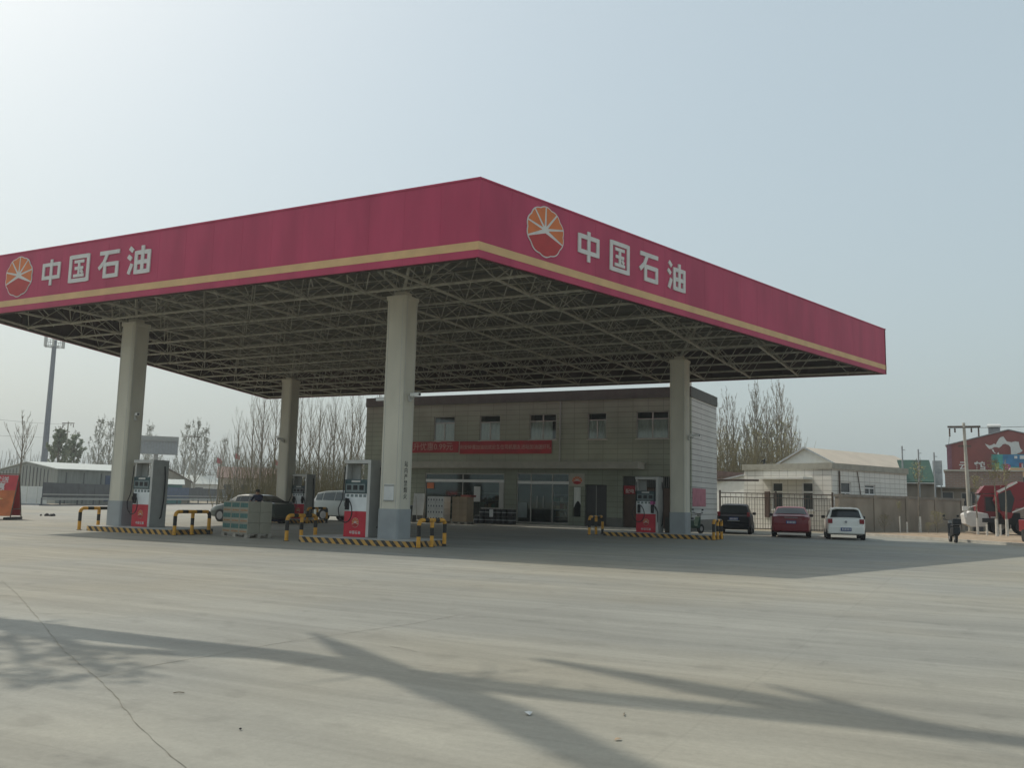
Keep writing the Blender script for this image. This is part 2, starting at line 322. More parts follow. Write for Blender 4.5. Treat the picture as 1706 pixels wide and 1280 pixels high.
# small litter
rnd = random.Random(3)
for i, (x, y, lb, kind) in enumerate([(6.37,-15.34,'short dark twig lying on bare concrete at the left of the foreground','t'), (8.79,-14.54,'crumpled scrap of white paper on the concrete in the middle foreground','p'),
                             (9.54,-14.84,'brown leaf on the concrete beside the long branch shadow','l'), (7.47,-15.87,'tiny black pebble on the concrete, nearest to the lower left crack','s'), (9.35,-14.2,'thin dark twig lying inside the branch shadow','t')]):
    m = MB()
    if kind == 't': m.tube([(-.035,0,.004),(0,.006,.007),(.04,0,.004)], .004, 5); nm, mm = 'twig', M['twig']
    elif kind == 'p': m.add([(-.03,-.02,.002),(.03,-.015,.012),(.02,.02,.004),(-.02,.025,.018),(0,0,.022)], [(0,1,4),(1,2,4),(2,3,4),(3,0,4),(0,3,2,1)]); nm, mm = 'paper_scrap', M['paper']
    elif kind == 'l': m.add([(-.03,0,.002),(0,-.018,.01),(.035,0,.003),(0,.018,.008),(0,0,.014)], [(0,1,4),(1,2,4),(2,3,4),(3,0,4),(0,3,2,1)]); nm, mm = 'dead_leaf', M['cardboard']
    else: m.lathe([(.003,0),(.009,.004),(.008,.009),(.002,.012)], 7); nm, mm = 'pebble', M['dark']
    tag(m.build(nm, mm, loc=(x,y,.005), rz=rnd.uniform(0,3)), lb, {'t':'twig','p':'litter','l':'leaf','s':'pebble'}[kind])

# ------------------------------------------------------------------ the canopy
HB, FH = 7.835, 2.155; HT = HB+FH
PC, PL, PR, PB = Vector((0,0,0)), Vector((-21.67,0,0)), Vector((7.87,25.88,0)), Vector((-30.78,25.88,0))
can = thing('canopy', 'large canopy with a magenta fascia, tan stripe and exposed steel truss on four columns', 'canopy')
# glyph strokes in a unit square: each a polyline, w = stroke width
GL = {
 '中': [[(.06,.80),(.94,.80)],[(.06,.30),(.94,.30)],[(.06,.865),(.06,.235)],[(.94,.865),(.94,.235)],[(.5,1.0),(.5,0)]],
 '国': [[(.06,.95),(.94,.95)],[(.06,.05),(.94,.05)],[(.06,1.01),(.06,-.01)],[(.94,1.01),(.94,-.01)],[(.26,.76),(.74,.76)],[(.29,.51),(.71,.51)],[(.24,.23),(.76,.23)],[(.5,.76),(.5,.23)],[(.60,.42),(.70,.31)]],
 '石': [[(.04,.93),(1.0,.93)],[(.42,.93),(.26,.58),(.02,.36)],[(.32,.50),(.92,.50)],[(.32,.06),(.92,.06)],[(.32,.565),(.32,-.005)],[(.92,.565),(.92,-.005)]],
 '油': [[(.06,.98),(.22,.84)],[(0,.68),(.16,.55)],[(.20,.38),(.06,.02)],[(.38,.76),(.96,.76)],[(.38,.06),(.96,.06)],[(.38,.41),(.96,.41)],[(.38,.825),(.38,-.005)],[(.96,.825),(.96,-.005)],[(.67,1.0),(.67,.06)]],
}
def glyph(ch, Mx, wdt, hgt, parent, mt, t=.03, sw=.135):
    m = MB()
    for k, st in enumerate(GL[ch]):
        w2 = sw*(.75 if (ch == '国' and k in (4,5,6,7,8)) else 1)/2; tt = t+.0012*k
        for (x0,y0),(x1,y1) in zip(st, st[1:]):
            a = Vector((x0*wdt,y0*hgt)); b = Vector((x1*wdt,y1*hgt)); d = (b-a).normalized(); n = Vector((-d.y,d.x))*w2*wdt*1.02
            ps = [a-n, b-n, b+n, a+n]
            m.T = Mx; m.add([(p.x,p.y,0) for p in ps]+[(p.x,p.y,tt) for p in ps], [(0,3,2,1),(4,5,6,7),(0,1,5,4),(1,2,6,5),(2,3,7,6),(3,0,4,7)])
            tt += .0006
    return m.build('letter', mt, parent)
def flower(Mx, rx, ry, parent, name='emblem', t=.02):
    rt = lambda th: 1+.055*abs(math.cos(th*5+math.pi/2))-.03
    base = MB(); base.T = Mx @ Matrix.Diagonal((rx,ry,1,1)); N = 120
    ring = [(rt(2*math.pi*i/N)*math.cos(2*math.pi*i/N), rt(2*math.pi*i/N)*math.sin(2*math.pi*i/N)) for i in range(N)]
    base.prism(ring, 'z', 0, t)
    b = base.build(name, M['letter'], parent)
    cx, cy = -.02, .06
    def sector(a0, a1, gap0, gap1, mt, nm, start=.17):
        m = MB(); m.T = base.T; pts = [(cx+start*math.cos((a0+a1)/2), cy+start*math.sin((a0+a1)/2))]
        n = 24
        for i in range(n+1):
            th = a0+gap0+(a1-a0-gap0-gap1)*i/n; r = rt(th)-.045; pts.append((r*math.cos(th), r*math.sin(th)))
        m.prism(pts, 'z', t*.5, t+.006); m.build(nm, mt, b)
    a0, a1 = R(-20), R(200)
    for k in range(6):
        sector(a0+(a1-a0)*k/6, a0+(a1-a0)*(k+1)/6, .035, .035, M['orange'], 'petal')
    sector(R(200), R(340), .03, .03, M['petalred'], 'petal', .12)
    return b
def fascia(P, Q, name, panels, front=True):
    x = (Q-P).normalized(); n = Vector((x.y,-x.x,0)); L = (Q-P).length
    m = MB(); m.T = plane_mx((P.x,P.y,HB), x, n)
    for i in range(panels):     # sheet panels with a thin seam between them
        x0, x1 = L*i/panels, L*(i+1)/panels-.004
        m.box(x0 if i else 0, x1 if i < panels-1 else L, 0, FH, -.06, 0)
    fo = m.build(name, M['red'], can)
    ln = MB(); ln.T = m.T; ln.box(.0,L,.01,FH-.02,-.10,-.061); ln.build('inner_liner', M['liner'], fo)
    cap = MB(); cap.T = m.T; cap.box(-.012, L+.012, FH, FH+.05, -.14, .02); cap.build('fascia_cap', M['red'], fo)
    s = MB(); s.T = m.T; s.box(-.006, L+.006, .205, .43, 0.001, .007); s.build('stripe', M['gold'], fo)
    ib = MB(); ib.T = m.T
    k = int(L/1.2)
    for i in range(1, k): ib.box(L*i/k-.03, L*i/k+.03, .02, FH-.1, -.17, -.102)
    ib.box(.2, L-.2, .0, .09, -.24, -.17); ib.build('fascia_rib', M['liner'], fo)
    return fo, m.T
fr, Tf = fascia(PL, PC, 'fascia', 18)
ri, Tr = fascia(PC, PR, 'fascia', 22)
ba, _ = fascia(PR, PB, 'fascia', 30)
lf, _ = fascia(PB, PL, 'fascia', 22)
Lf = 21.67
flower(Tf @ Matrix.Translation((Lf-19.16,1.27,.002)), .75, .74, fr)
for ch, x0, x1 in (('中',17.84,16.90),('国',16.41,15.38),('石',14.9,13.9),('油',13.46,12.42)):
    glyph(ch, Tf @ Matrix.Translation((Lf-x0,.79,.001)), x0-x1, .94, fr, M['letter'])
flower(Tr @ Matrix.Translation((2.62,1.29,.002)), .79, .74, ri)
for ch, x0, x1 in (('中',4.07,5.06),('国',5.61,6.6),('石',7.15,8.18),('油',8.75,9.76)):
    glyph(ch, Tr @ Matrix.Translation((x0,.80,.001)), x1-x0, .94, ri, M['letter'])
# roof deck and purlins
def xl(y): return -21.67+(-30.78+21.67)*y/25.88
def xr(y): return 7.87*y/25.88
d = MB(); zd = HT-.45
d.add([(xl(.12)+.1,.12,zd),(xr(.12)-.1,.12,zd),(xr(25.76)-.15,25.76,zd),(xl(25.76)+.15,25.76,zd)]+[(xl(.12)+.1,.12,zd+.06),(xr(.12)-.1,.12,zd+.06),(xr(25.76)-.15,25.76,zd+.06),(xl(25.76)+.15,25.76,zd+.06)],
      [(0,3,2,1),(4,5,6,7),(0,1,5,4),(1,2,6,5),(2,3,7,6),(3,0,4,7)])
d.build('roof_deck', M['deck'], can)
for i in range(29):
    y = .5+i*.885
    m = MB(); m.box(xl(y)+.2, xr(y)-.2, y-.035, y+.035, zd-.16, zd-.002); m.build('purlin', M['purlin'], can)
# space frame: square on square offset double layer grid
sf = MB(); dy = 25.2/11; dx = 2.35; zl = HB+.10; zu = HB+1.45
rows = [.34+dy*j for j in range(12)]
low = {}; up = {}
for j, y in enumerate(rows):
    xs = [xr(y)-.35] + [-.9-dx*i for i in range(-6, 16) if xl(y)+1.1 < -.9-dx*i < xr(y)-1.1] + [xl(y)+.35]
    xs = sorted(set(xs)); low[j] = xs
for j in range(11):
    y = rows[j]+dy/2; up[j] = sorted([-.9-dx*(i+.5) for i in range(-7, 16) if xl(y)+.5 < -.9-dx*(i+.5) < xr(y)-.5])
def bar(a, b, r): sf.tube([a, b], r, 5, cap=False)
for j, xs in low.items():
    y = rows[j]
    for a, b in zip(xs, xs[1:]): bar((a,y,zl),(b,y,zl),.046)
    for a in xs: sf.T = Matrix.Translation((a,y,zl)); sf.lathe([(.02,-.08),(.075,-.045),(.085,0),(.075,.045),(.02,.08)], 6); sf.T = Matrix.Identity(4)
    if j < 11:
        for a in xs[1:-1]:
            nb = min(low[j+1], key=lambda q: abs(q-a))
            if abs(nb-a) < dx*.75: bar((a,y,zl),(nb,rows[j+1],zl),.046)
        bar((xs[0],y,zl),(low[j+1][0],rows[j+1],zl),.045); bar((xs[-1],y,zl),(low[j+1][-1],rows[j+1],zl),.045)
for j, xs in up.items():
    y = rows[j]+dy/2
    for a, b in zip(xs, xs[1:]): bar((a,y,zu),(b,y,zu),.026)
    for a in xs:
        if j < 10 and any(abs(q-a) < .01 for q in up[j+1]): bar((a,y,zu),(a,y+dy,zu),.026)
        for jj in (j, j+1):
            c = sorted(low[jj], key=lambda q: abs(q-a))[:2]
            for q in c:
                if abs(q-a) < dx*1.1: bar((a,y,zu),(q,rows[jj],zl),.019)
        if int(a*3+j) % 2 == 0: bar((a,y,zu),(a,y,zd-.16),.025)
# struts that carry the fascia
for t in [i/14 for i in range(15)]:
    for P, Q in ((PL,PC),(PC,PR),(PR,PB),(PB,PL)):
        p = P.lerp(Q, t); cen = Vector((-11.4,13,0)); q = p+(cen-p).normalized()*1.6
        bar((p.x+(cen-p).normalized().x*.25,p.y+(cen-p).normalized().y*.25,HT-.7),(q.x,q.y,zl+.02),.018)
sf.build('space_frame', M['steel'], can)
# columns
W = .72
def column(x, y, nlines=True):     # x,y = near right corner
    x0, x1, y0, y1 = x-W, x, y, y+W; c = .05
    def oct_(g): return [(x0+c-g,y0-g),(x1-c+g,y0-g),(x1+g,y0+c-g),(x1+g,y1-c+g),(x1-c+g,y1+g),(x0+c-g,y1+g),(x0-g,y1-c+g),(x0-g,y0+c-g)]
    m = MB(); m.prism(oct_(0), 'z', .1, HB-.06)
    for z in (4.35,):
        m.prism(oct_(.006), 'z', z, z+.025)
    for k in range(8):   # raised vertical joints
        pass
    co = m.build('column', M['colu'], can, bevel=0)
    p = MB(); p.prism(oct_(.022), 'z', .12, 1.10); p.build('plinth', M['plinth'], co)
    q = MB(); q.prism(oct_(.03), 'z', HB-.14, HB-.02); q.box((x0+x1)/2-.2,(x0+x1)/2+.2,(y0+y1)/2-.2,(y0+y1)/2+.2, HB-.02, HB+.14); q.build('capital', M['colu'], co)
    cx, cy = (x0+x1)/2, (y0+y1)/2; s = MB()
    for ax, ay in ((1,1),(-1,1),(1,-1),(-1,-1)): s.tube([(cx,cy,HB+.1),(cx+ax*1.15,cy+ay*1.15,zu)], .055, 6)
    s.build('head_strut', M['steel'], co)
    # thin cover strips at the corners of the cladding
    t = MB()
    for (u, v) in ((x0+.10,y0),(x1-.10,y0)): t.box(u-.006,u+.006,v-.008,v+.001,1.11,HB-.15)
    for (u, v) in ((x1,y0+.10),(x1,y1-.10)): t.box(u-.001,u+.008,v-.006,v+.006,1.11,HB-.15)
    t.build('cover_strip', M['lgrey'], co)
    return co
cNC = column(-4.27, 2.97); cLC = column(-16.49, 2.97); cRC = column(.28, 18.19); cBC = column(-22.02, 18.19)
text('站\n内\n严\n禁\n烟\n火', .20, M['black'], cNC, plane_mx((-4.27+.004, 3.33, 1.98), (0,1,0), (1,0,0)), 'notice_lettering', .002, 0)
nb = MB(); nb.box(-4.80,-4.44,2.952,2.968,1.36,1.86,0); nb.box(-4.80,-4.44,2.935,2.953,1.34,1.37,1); nb.box(-4.80,-4.44,2.94,2.953,1.80,1.84,1)
nb.build('notice_sheet', [M['paper'], M['grey']], cNC)

# ------------------------------------------------------------------ pump islands
def island(x0, x1, y0, y1, lb):
    m = MB(); r = .25
    def rr(g): return [(x0+r,y0-g),(x1-r,y0-g),(x1-r*.3,y0+r*.3-g*.7),(x1+g,y0+r),(x1+g,y1-r),(x1-r*.3,y1-r*.3+g*.7),(x1-r,y1+g),(x0+r,y1+g),(x0+r*.3,y1-r*.3+g*.7),(x0-g,y1-r),(x0-g,y0+r),(x0+r*.3,y0+r*.3-g*.7)]
    m.prism(rr(0), 'z', 0, .17)
    t = MB(); t.prism(rr(.008), 'z', .1705, .19)
    root = thing('pump_island', lb, 'kerb island', group='raised pump islands under the canopy')
    m.build('striped_kerb', M['stripe'], root); t.build('top_slab', M['conc'], root)
island(-7.6,-3.3,2.25,4.35,'raised pump island with black and yellow kerb carrying the column with the vertical lettering')
island(-17.5,-13.1,2.25,4.35,'raised pump island with black and yellow kerb on the left, beneath the leftmost column')
island(-3.3,1.65,17.4,19.5,'raised pump island with striped kerb in the shade nearest the parked black car')
island(-25.0,-20.2,17.4,19.5,'raised pump island with striped kerb beneath the small far column behind the stacked boxes')
def guard(x, y0, y1, side, lb, zb=0):
    root = thing('guard_rail', lb, 'crash barrier', group='black and yellow tube guard rails at the island ends')
    H = .80; r = .15; pts = [(x,y0,zb)]
    for k in range(8): pts.append((x,y0,zb+(H-r)*(k+1)/8))
    for k in range(1, 6): a = R(90*k/5); pts.append((x,y0+r*(1-math.cos(a)),zb+H-r+r*math.sin(a)))
    n = 10
    for k in range(1, n+1): pts.append((x,y0+r+(y1-y0-2*r)*k/n,zb+H))
    for k in range(1, 6): a = R(90*k/5); pts.append((x,y1-r+r*math.sin(a),zb+H-r+r*math.cos(a)))
    for k in range(8): pts.append((x,y1,zb+(H-r)*(7-k)/8))
    m = MB(); s = 0; V = [Vector(p) for p in pts]
    for a, b in zip(V, V[1:]):
        mid = s+(b-a).length/2; s += (b-a).length
        m.tube([a, b+(b-a)*.05], .062, 12, 1 if (mid % .62) > .34 else 0, cap=False)
    m.build('bent_tube', [M['yellow'], M['black']], root, smooth=True)
    l = MB(); l.tube([(x,(y0+y1)/2,zb),(x,(y0+y1)/2,zb+.34)], .06, 12, 0); l.tube([(x,(y0+y1)/2,zb+.34),(x,(y0+y1)/2,zb+.58)], .06, 12, 1); l.tube([(x,(y0+y1)/2,zb+.58),(x,(y0+y1)/2,zb+H-.03)], .06, 12, 0)
    l.build('leg', [M['yellow'], M['black']], root, smooth=True)
    for y in (y0, (y0+y1)/2, y1):
        f = MB(); f.T = Matrix.Translation((x,y,0)); f.lathe([(.10,zb),(.10,zb+.012),(.03,zb+.014)], 12); f.build('base_flange', M['black'], root)
guard(-3.05,2.3,3.75,1,'black and yellow tube guard rail right of the column with the vertical lettering')
guard(-8.1,2.4,3.8,-1,'black and yellow tube guard rail just right of the stacked boxes')
guard(-12.85,2.2,3.75,1,'black and yellow tube guard rail just left of the stacked boxes')
guard(-18.0,2.45,4.05,-1,'leftmost black and yellow tube guard rail, left of the leftmost column')
guard(-3.95,17.6,19.2,-1,'black and yellow tube guard rail in deep shade in front of the shop doorway')
guard(1.7,17.4,18.7,1,'black and yellow tube guard rail nearest the parked black car')
guard(-19.95,17.6,19.2,1,'black and yellow tube guard rail beyond the white pump, in front of the white SUV')

# ------------------------------------------------------------------ fuel pumps
def make_pump(lb, hoses=2):
    root = thing('fuel_pump', lb, 'fuel pump', group='white and red fuel pumps on the islands')
    # local: x 0..1.0 wide, y 0..0.68 deep, front faces -y
    b = MB(); b.box(.0,.90,.04,.62,.0,.80); b.build('lower_cabinet', M['pred'], root, bevel=.012)
    b = MB(); b.box(.005,.895,.05,.61,.801,1.36); b.build('upper_cabinet', M['pwhite'], root, bevel=.01)
    b = MB(); b.box(-.01,.90,.02,.64,1.361,1.80)
    hd = b.build('display_head', M['teal'], root, bevel=.012)
    b = MB(); b.box(.05,.80,.006,.0185,1.40,1.66); b.build('screen', M['lcd'], hd)
    for x0 in (.10,.34,.58): b = MB(); b.box(x0,x0+.16,.000,.0055,1.47,1.62); b.build('price_window', M['dark'], hd)
    b = MB(); b.box(.26,.60,.012,.0185,1.71,1.77); b.build('name_strip', M['lgrey'], hd)
    b = MB(); b.box(.90,1.01,-.02,.70,.0,2.42)
    b.build('hose_mast', M['grey'], root, bevel=.012)
    b = MB(); b.box(.905,1.005,-.028,-.0205,.02,2.41); b.build('mast_trim', M['lgrey'], root)
    b = MB(); b.box(-.03,.90,-.01,.66,2.30,2.42); b.build('top_beam', M['lgrey'], root, bevel=.012)
    b = MB(); b.add([(-.05,.08,1.80),(.02,.08,1.80),(.02,.58,1.80),(-.05,.58,1.80),(-.03,.08,2.30),(.04,.08,2.30),(.04,.58,2.30),(-.03,.58,2.30)],[(0,3,2,1),(4,5,6,7),(0,1,5,4),(1,2,6,5),(2,3,7,6),(3,0,4,7)]); b.build('side_post', M['lgrey'], root)
    b = MB(); b.box(.05,.38,.30,.34,1.81,2.29); b.build('window_panel', M['grey'], root)
    for i in range(5): b = MB(); b.box(.06+i*.165,.06+i*.165+.10,.040,.0495,1.25,1.33); b.build('grade_sticker', M['lcd'], root)
    fl = flower(plane_mx((.45,.0385,.45), (1,0,0), (0,-1,0)), .13, .15, root, 'emblem', .004)
    for i, ch in enumerate('中国石油'): glyph(ch, plane_mx((.24+i*.11,.0385,.10), (1,0,0), (0,-1,0)), .085, .09, root, M['letter'], .002)
    xs = [.12] if hoses == 1 else [.14,.74]
    for k, x in enumerate(xs):
        b = MB(); b.box(x-.06,x+.06,-.03,.048,.84,1.20); ho = b.build('nozzle_holster', M['dark'], root, bevel=.01)
        b = MB(); b.tube([(x,-.05,1.16),(x+.01,-.06,1.02),(x+.02,-.07,.88)], [.03,.035,.02], 8); b.box(x-.02,x+.03,-.10,-.05,.95,1.08); b.build('nozzle', M['dark'], root)
        sgn = 1
        top = (x-.10 if k == 0 else .86, -.03, 2.20)
        pts = [(x,-.05,1.18)]
        for t in range(1, 13):
            a = math.pi*t/12; pts.append((x+.15*(1-math.cos(a))*(.9), -.08, 1.18+.10*math.sin(a)-.40*(t/12)**1.5))
        e = pts[-1]
        for t in range(1, 13):
            a = math.pi*t/12; pts.append((e[0]+(-.20-x*.55 if k == 0 else .0)*(1-math.cos(a))/1.0, -.08, e[2]-.38*math.sin(a)+.10*t/12))
        pts.append((top[0]-.03,-.06,1.2)); pts.append((top[0],-.04,1.9)); pts.append(top)
        h = MB(); h.tube(pts, .018, 7); h.build('hose', M['dark'], root, smooth=True)
    return root
p1 = make_pump('fuel pump beside the column with the vertical lettering, hose looped over its front', 1)
p1.location = (-6.36,3.0,.19)
p2 = make_pump('fuel pump with tall grey mast beside the leftmost column, hose hanging over its red base', 1); p2.location = (-15.98,3.0,.19)
p3 = make_pump('fuel pump with two hoses in the shade in front of the shop wall', 2); p3.location = (-1.90,17.95,.19); p3.scale = (1.02,1,1)
p4 = make_pump('fuel pump half hidden beside the small far column, in front of the white SUV', 2); p4.location = (-21.85,18.5,.19)
for p in (p1, p2, p3, p4):   # extension of the mast into a second delivery hose on the far side
    h = MB(); h.tube([(1.02,.50,2.2),(1.06,.52,1.8),(1.07,.5,1.0),(1.05,.44,.35),(1.02,.40,.30)], .022, 7); h.build('hose', M['dark'], p, smooth=True)
sg = MB(); sg.box(.66,.88,-.036,-.0305,1.22,1.36); sg.build('pink_sticker', M['pink'], p3)

# ------------------------------------------------------------------ security cameras on the columns
def cctv(x, y, z, rz, lb):
    r = thing('security_camera', lb, 'camera', (x,y,z), rz, 'security cameras on the columns')
    m = MB(); m.box(-.06,.06,-.09,0,-.10,.10); m.build('junction_box', M['lgrey'], r, bevel=.01)
    m = MB(); m.tube([(0,-.08,.0),(0,-.20,-.02),(0,-.24,.06)], .018, 6); m.build('arm', M['grey'], r)
    m = MB(); m.box(-.055,.055,-.50,-.12,.06,.15); m.box(-.065,.065,-.54,-.10,.152,.165); m.build('housing', M['white'], r, bevel=.008)
    m = MB(); m.T = Matrix.Translation((0,-.503,.10)) @ Matrix.Rotation(R(90),4,'X'); m.lathe([(.038,0),(.038,.02),(.02,.022)], 12); m.build('lens', M['dark'], r)
cctv(-4.27,3.33,4.55,R(75),'white security camera facing right on the column with the vertical lettering')
cctv(-4.99,3.33,4.45,R(-90),'white security camera on the left side of the column with the vertical lettering')
cctv(-16.49,3.3,4.20,R(60),'small dark security camera on the right side of the leftmost column')
cctv(-22.74,18.5,4.55,R(-90),'security camera pointing left on the small far column')
cctv(-22.35,18.19,4.4,R(0),'security camera on the front of the small far column')
cctv(.28,18.55,4.35,R(90),'security camera on the right side of the column nearest the black car')

# ------------------------------------------------------------------ station building
BX0, BX1, BY0, BY1, BH = -24.24, -2.37, 28.21, 33.78, 7.94
st = thing('station_building', 'two storey tiled station building with shop windows and dark parapet behind the canopy', 'building')
def wall_with_holes(m, x0, x1, z0, z1, holes, ya, yb):
    xs = sorted({x0, x1, *[h[0] for h in holes], *[h[1] for h in holes]}); 
    for a, b in zip(xs, xs[1:]):
        hs = sorted([(h[2],h[3]) for h in holes if h[0] <= a+1e-6 and h[1] >= b-1e-6]); z = z0
        for lo, hi in hs:
            if lo > z+1e-6: m.box(a,b,ya,yb,z,lo)
            z = hi
        if z < z1-1e-6: m.box(a,b,ya,yb,z,z1)
UW = [(-18.97,-17.45),(-15.65,-14.22),(-12.23,-10.47),(-8.47,-7.31),(-5.5,-3.62),(-22.6,-21.1)]
holes = [(a,b,5.06,6.6) for a, b in UW]+[(-19.5,-13.85,.15,3.05),(-13.0,-9.6,.15,3.1),(-9.35,-8.85,.6,2.32),(-8.6,-7.25,.1,2.45),(-6.3,-3.4,.1,2.95)]
m = MB(); wall_with_holes(m, BX0, BX1, 0, 7.35, holes, BY0, BY0+.24); m.build('front_wall', M['tile'], st)
m = MB(); m.box(BX1-.24,BX1,BY0+.241,BY1,0,7.35); m.build('side_wall', M['longtile'], st)
m = MB(); m.box(BX0,BX0+.24,BY0+.241,BY1,0,7.35); m.build('side_wall', M['tile'], st)
m = MB(); m.box(BX0+.241,BX1-.241,BY1-.24,BY1,0,7.35); m.build('rear_wall', M['tile'], st)
m = MB(); m.box(BX0-.05,BX1+.05,BY0-.05,BY0+.2,7.351,BH); m.box(BX0-.05,BX0+.2,BY0+.201,BY1+.05,7.351,BH); m.box(BX0+.201,BX1+.05,BY1-.2,BY1+.05,7.351,BH)
m.box(BX1-.2,BX1+.05,BY0+.201,BY1-.201,7.351,BH); m.build('parapet', M['brown'], st)
m = MB(); m.box(BX0+.21,BX1-.21,BY0+.21,BY1-.21,7.36,7.42); m.build('flat_roof', M['conc'], st)
for a, b in ((BX0,-19.5),(-13.85,-13.0),(-7.25,-6.3),(-3.4,BX1)): m = MB(); m.box(a,b,BY0-.025,BY0-.001,.101,.60); m.build('dado', M['tiledark'], st)
m = MB(); m.box(BX1+.001,BX1+.025,BY0-.025,BY1,.0,.60); m.build('dado', M['tiledark'], st)
m = MB(); m.box(-21.2,-5.0,BY0-1.15,BY0-.002,3.34,3.66); m.box(-21.25,-4.95,BY0-1.2,BY0-.002,3.661,3.71); m.build('entrance_slab', M['slab'], st)
m = MB(); m.box(BX0,BX1,BY0-1.6,BY0-.03,0,.10); m.build('front_step', M['conc'], st)
m = MB(); m.tube([(-10.2,BY0-.05,3.8),(-10.2,BY0-.05,7.3)], .045, 8); m.build('drain_pipe', M['grey'], st)
for i, (a, b) in enumerate(UW):
    f = MB(); y0 = BY0+.06; y1 = BY0+.12; zt = 6.15
    f.box(a,b,y0,y1,5.06,5.11); f.box(a,b,y0,y1,6.55,6.6); f.box(a,a+.05,y0,y1,5.11,6.55); f.box(b-.05,b,y0,y1,5.11,6.55); f.box(a+.05,b-.05,y0,y1,zt,zt+.06)
    mid = (a+b)/2; f.box(mid-.03,mid+.03,y0,y1,5.11,zt)
    if i in (2, 4): f.box(mid-.04,mid+.04,y0-.005,y1-.005,zt+.061,6.55)
    fo = f.build('window', M['alu'], st)
    p = MB(); p.box(a+.05,b-.05,y0+.025,y0+.032,5.11,6.55); p.build('pane', M['wglass'], fo)
    cw = [.98,.98,.86,.98,.98,.9][i]
    c = MB(); n = 22; 
    for k in range(n):
        xa = a+.06+(b-a-.12)*cw*k/n; xb = a+.06+(b-a-.12)*cw*(k+1)/n; ya = BY0+.125+.015*math.sin(k*1.7); yb = BY0+.125+.015*math.sin((k+1)*1.7)
        c.quad((xa,ya,5.1),(xb,yb,5.1),(xb,yb,6.2),(xa,ya,6.2))
    c.build('curtain', M['curtain'], fo)
    s = MB(); s.box(a-.06,b+.06,BY0-.05,BY0-.002,5.0,5.055); s.build('sill', M['slab'], fo)
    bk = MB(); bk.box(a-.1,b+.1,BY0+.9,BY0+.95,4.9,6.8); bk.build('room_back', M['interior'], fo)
# shop glazing
def glazing(a, b, z0, z1, posts, bar_z, name='shop_window'):
    y0, y1 = BY0+.05, BY0+.13; f = MB()
    f.box(a,b,y0,y1,z0,z0+.07); f.box(a,b,y0,y1,z1-.07,z1)
    for x in [a, *posts, b-.06]: f.box(x,x+.06,y0,y1,z0+.07,bar_z)
    for x in [a, *posts, b-.06]: f.box(x,x+.06,y0,y1,bar_z+.17,z1-.07)
    fo = f.build(name, M['alu'], st)
    g_ = MB(); g_.box(a+.06,b-.06,y0+.03,y0+.04,z0+.07,z1-.07); g_.build('pane', M['glass'], fo)
    t = MB(); t.box(a+.02,b-.02,y0-.02,y1-.01,bar_z+.001,bar_z+.169); t.build('transom', M['white'], fo)
    return fo
w1_ = glazing(-19.5,-13.85,.15,3.05,[-16.8],2.50)
w2_ = glazing(-13.0,-9.6,.15,3.1,[-12.1,-10.7],2.45)
h = MB()
for x in (-11.62,-11.22): h.tube([(x,BY0-.01,1.05),(x,BY0-.03,1.1),(x,BY0-.03,1.7),(x,BY0-.01,1.75)], .018, 6)
h.build('door_handle', M['lgrey'], w2_)
fw = MB(); fw.box(-14.2,-13.9,BY0+.02,BY0+.049,.2,2.5); fw.box(-15.4,-14.2,BY0+.02,BY0+.049,.72,.98); fw.build('poster_frame', M['lgrey'], w1_)
# interior of the shop
m = MB(); m.box(-23.9,-2.7,BY0+.25,BY1-.25,.12,.15); m.build('shop_floor', M['conc'], st)
m = MB(); m.box(-23.9,-2.7,BY0+.25,BY1-.25,3.2,3.3); m.build('shop_ceiling', M['lgrey'], st)
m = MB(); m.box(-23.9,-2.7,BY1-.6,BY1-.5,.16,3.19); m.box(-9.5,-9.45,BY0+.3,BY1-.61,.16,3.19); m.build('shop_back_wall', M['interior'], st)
for x_, lb_ in ((-18.6,'left'),(-16.0,'mid'),(-11.0,'right')):
    sr_ = MB()
    for zz_ in (.5,.95,1.4,1.85): sr_.box(x_-.8,x_+.8,30.6,31.0,zz_,zz_+.04)
    sr_.box(x_-.84,x_-.8,30.6,31.0,.15,2.0); sr_.box(x_+.8,x_+.84,30.6,31.0,.15,2.0)
    so_ = sr_.build('display_shelf', M['lgrey'], st)
    rg_ = random.Random(int(-x_*10))
    for zz_ in (.54,.99,1.44):
        for k_ in range(6):
            bx_ = MB(); hx_ = rg_.uniform(.18,.34); bx_.box(x_-.74+k_*.25,x_-.74+k_*.25+.19,30.62,30.9,zz_,zz_+hx_); bx_.build('goods', M[rg_.choice(['boxorange','banner','blue1','paper','gold','bluep','shelf'])], so_)
m = MB(); m.box(-19.35,-18.85,BY0+.03,BY0+.045,2.08,2.44); m.build('orange_poster', mat('poster_orange', (.60,.16,.05), .6), w1_)
m = MB(); m.box(-15.95,-15.50,BY0+.03,BY0+.045,1.32,2.25); m.build('white_poster', M['paper'], w1_)
m = MB(); m.box(-12.9,-12.3,BY0+.03,BY0+.045,.45,1.35); m.build('pale_poster', M['lcd'], w2_)
for x_ in (-18.2,-15.2,-11.2):
    m = MB(); m.box(x_-.9,x_+.9,29.6,29.7,3.05,3.12); m.build('ceiling_tube', M['white'], st)
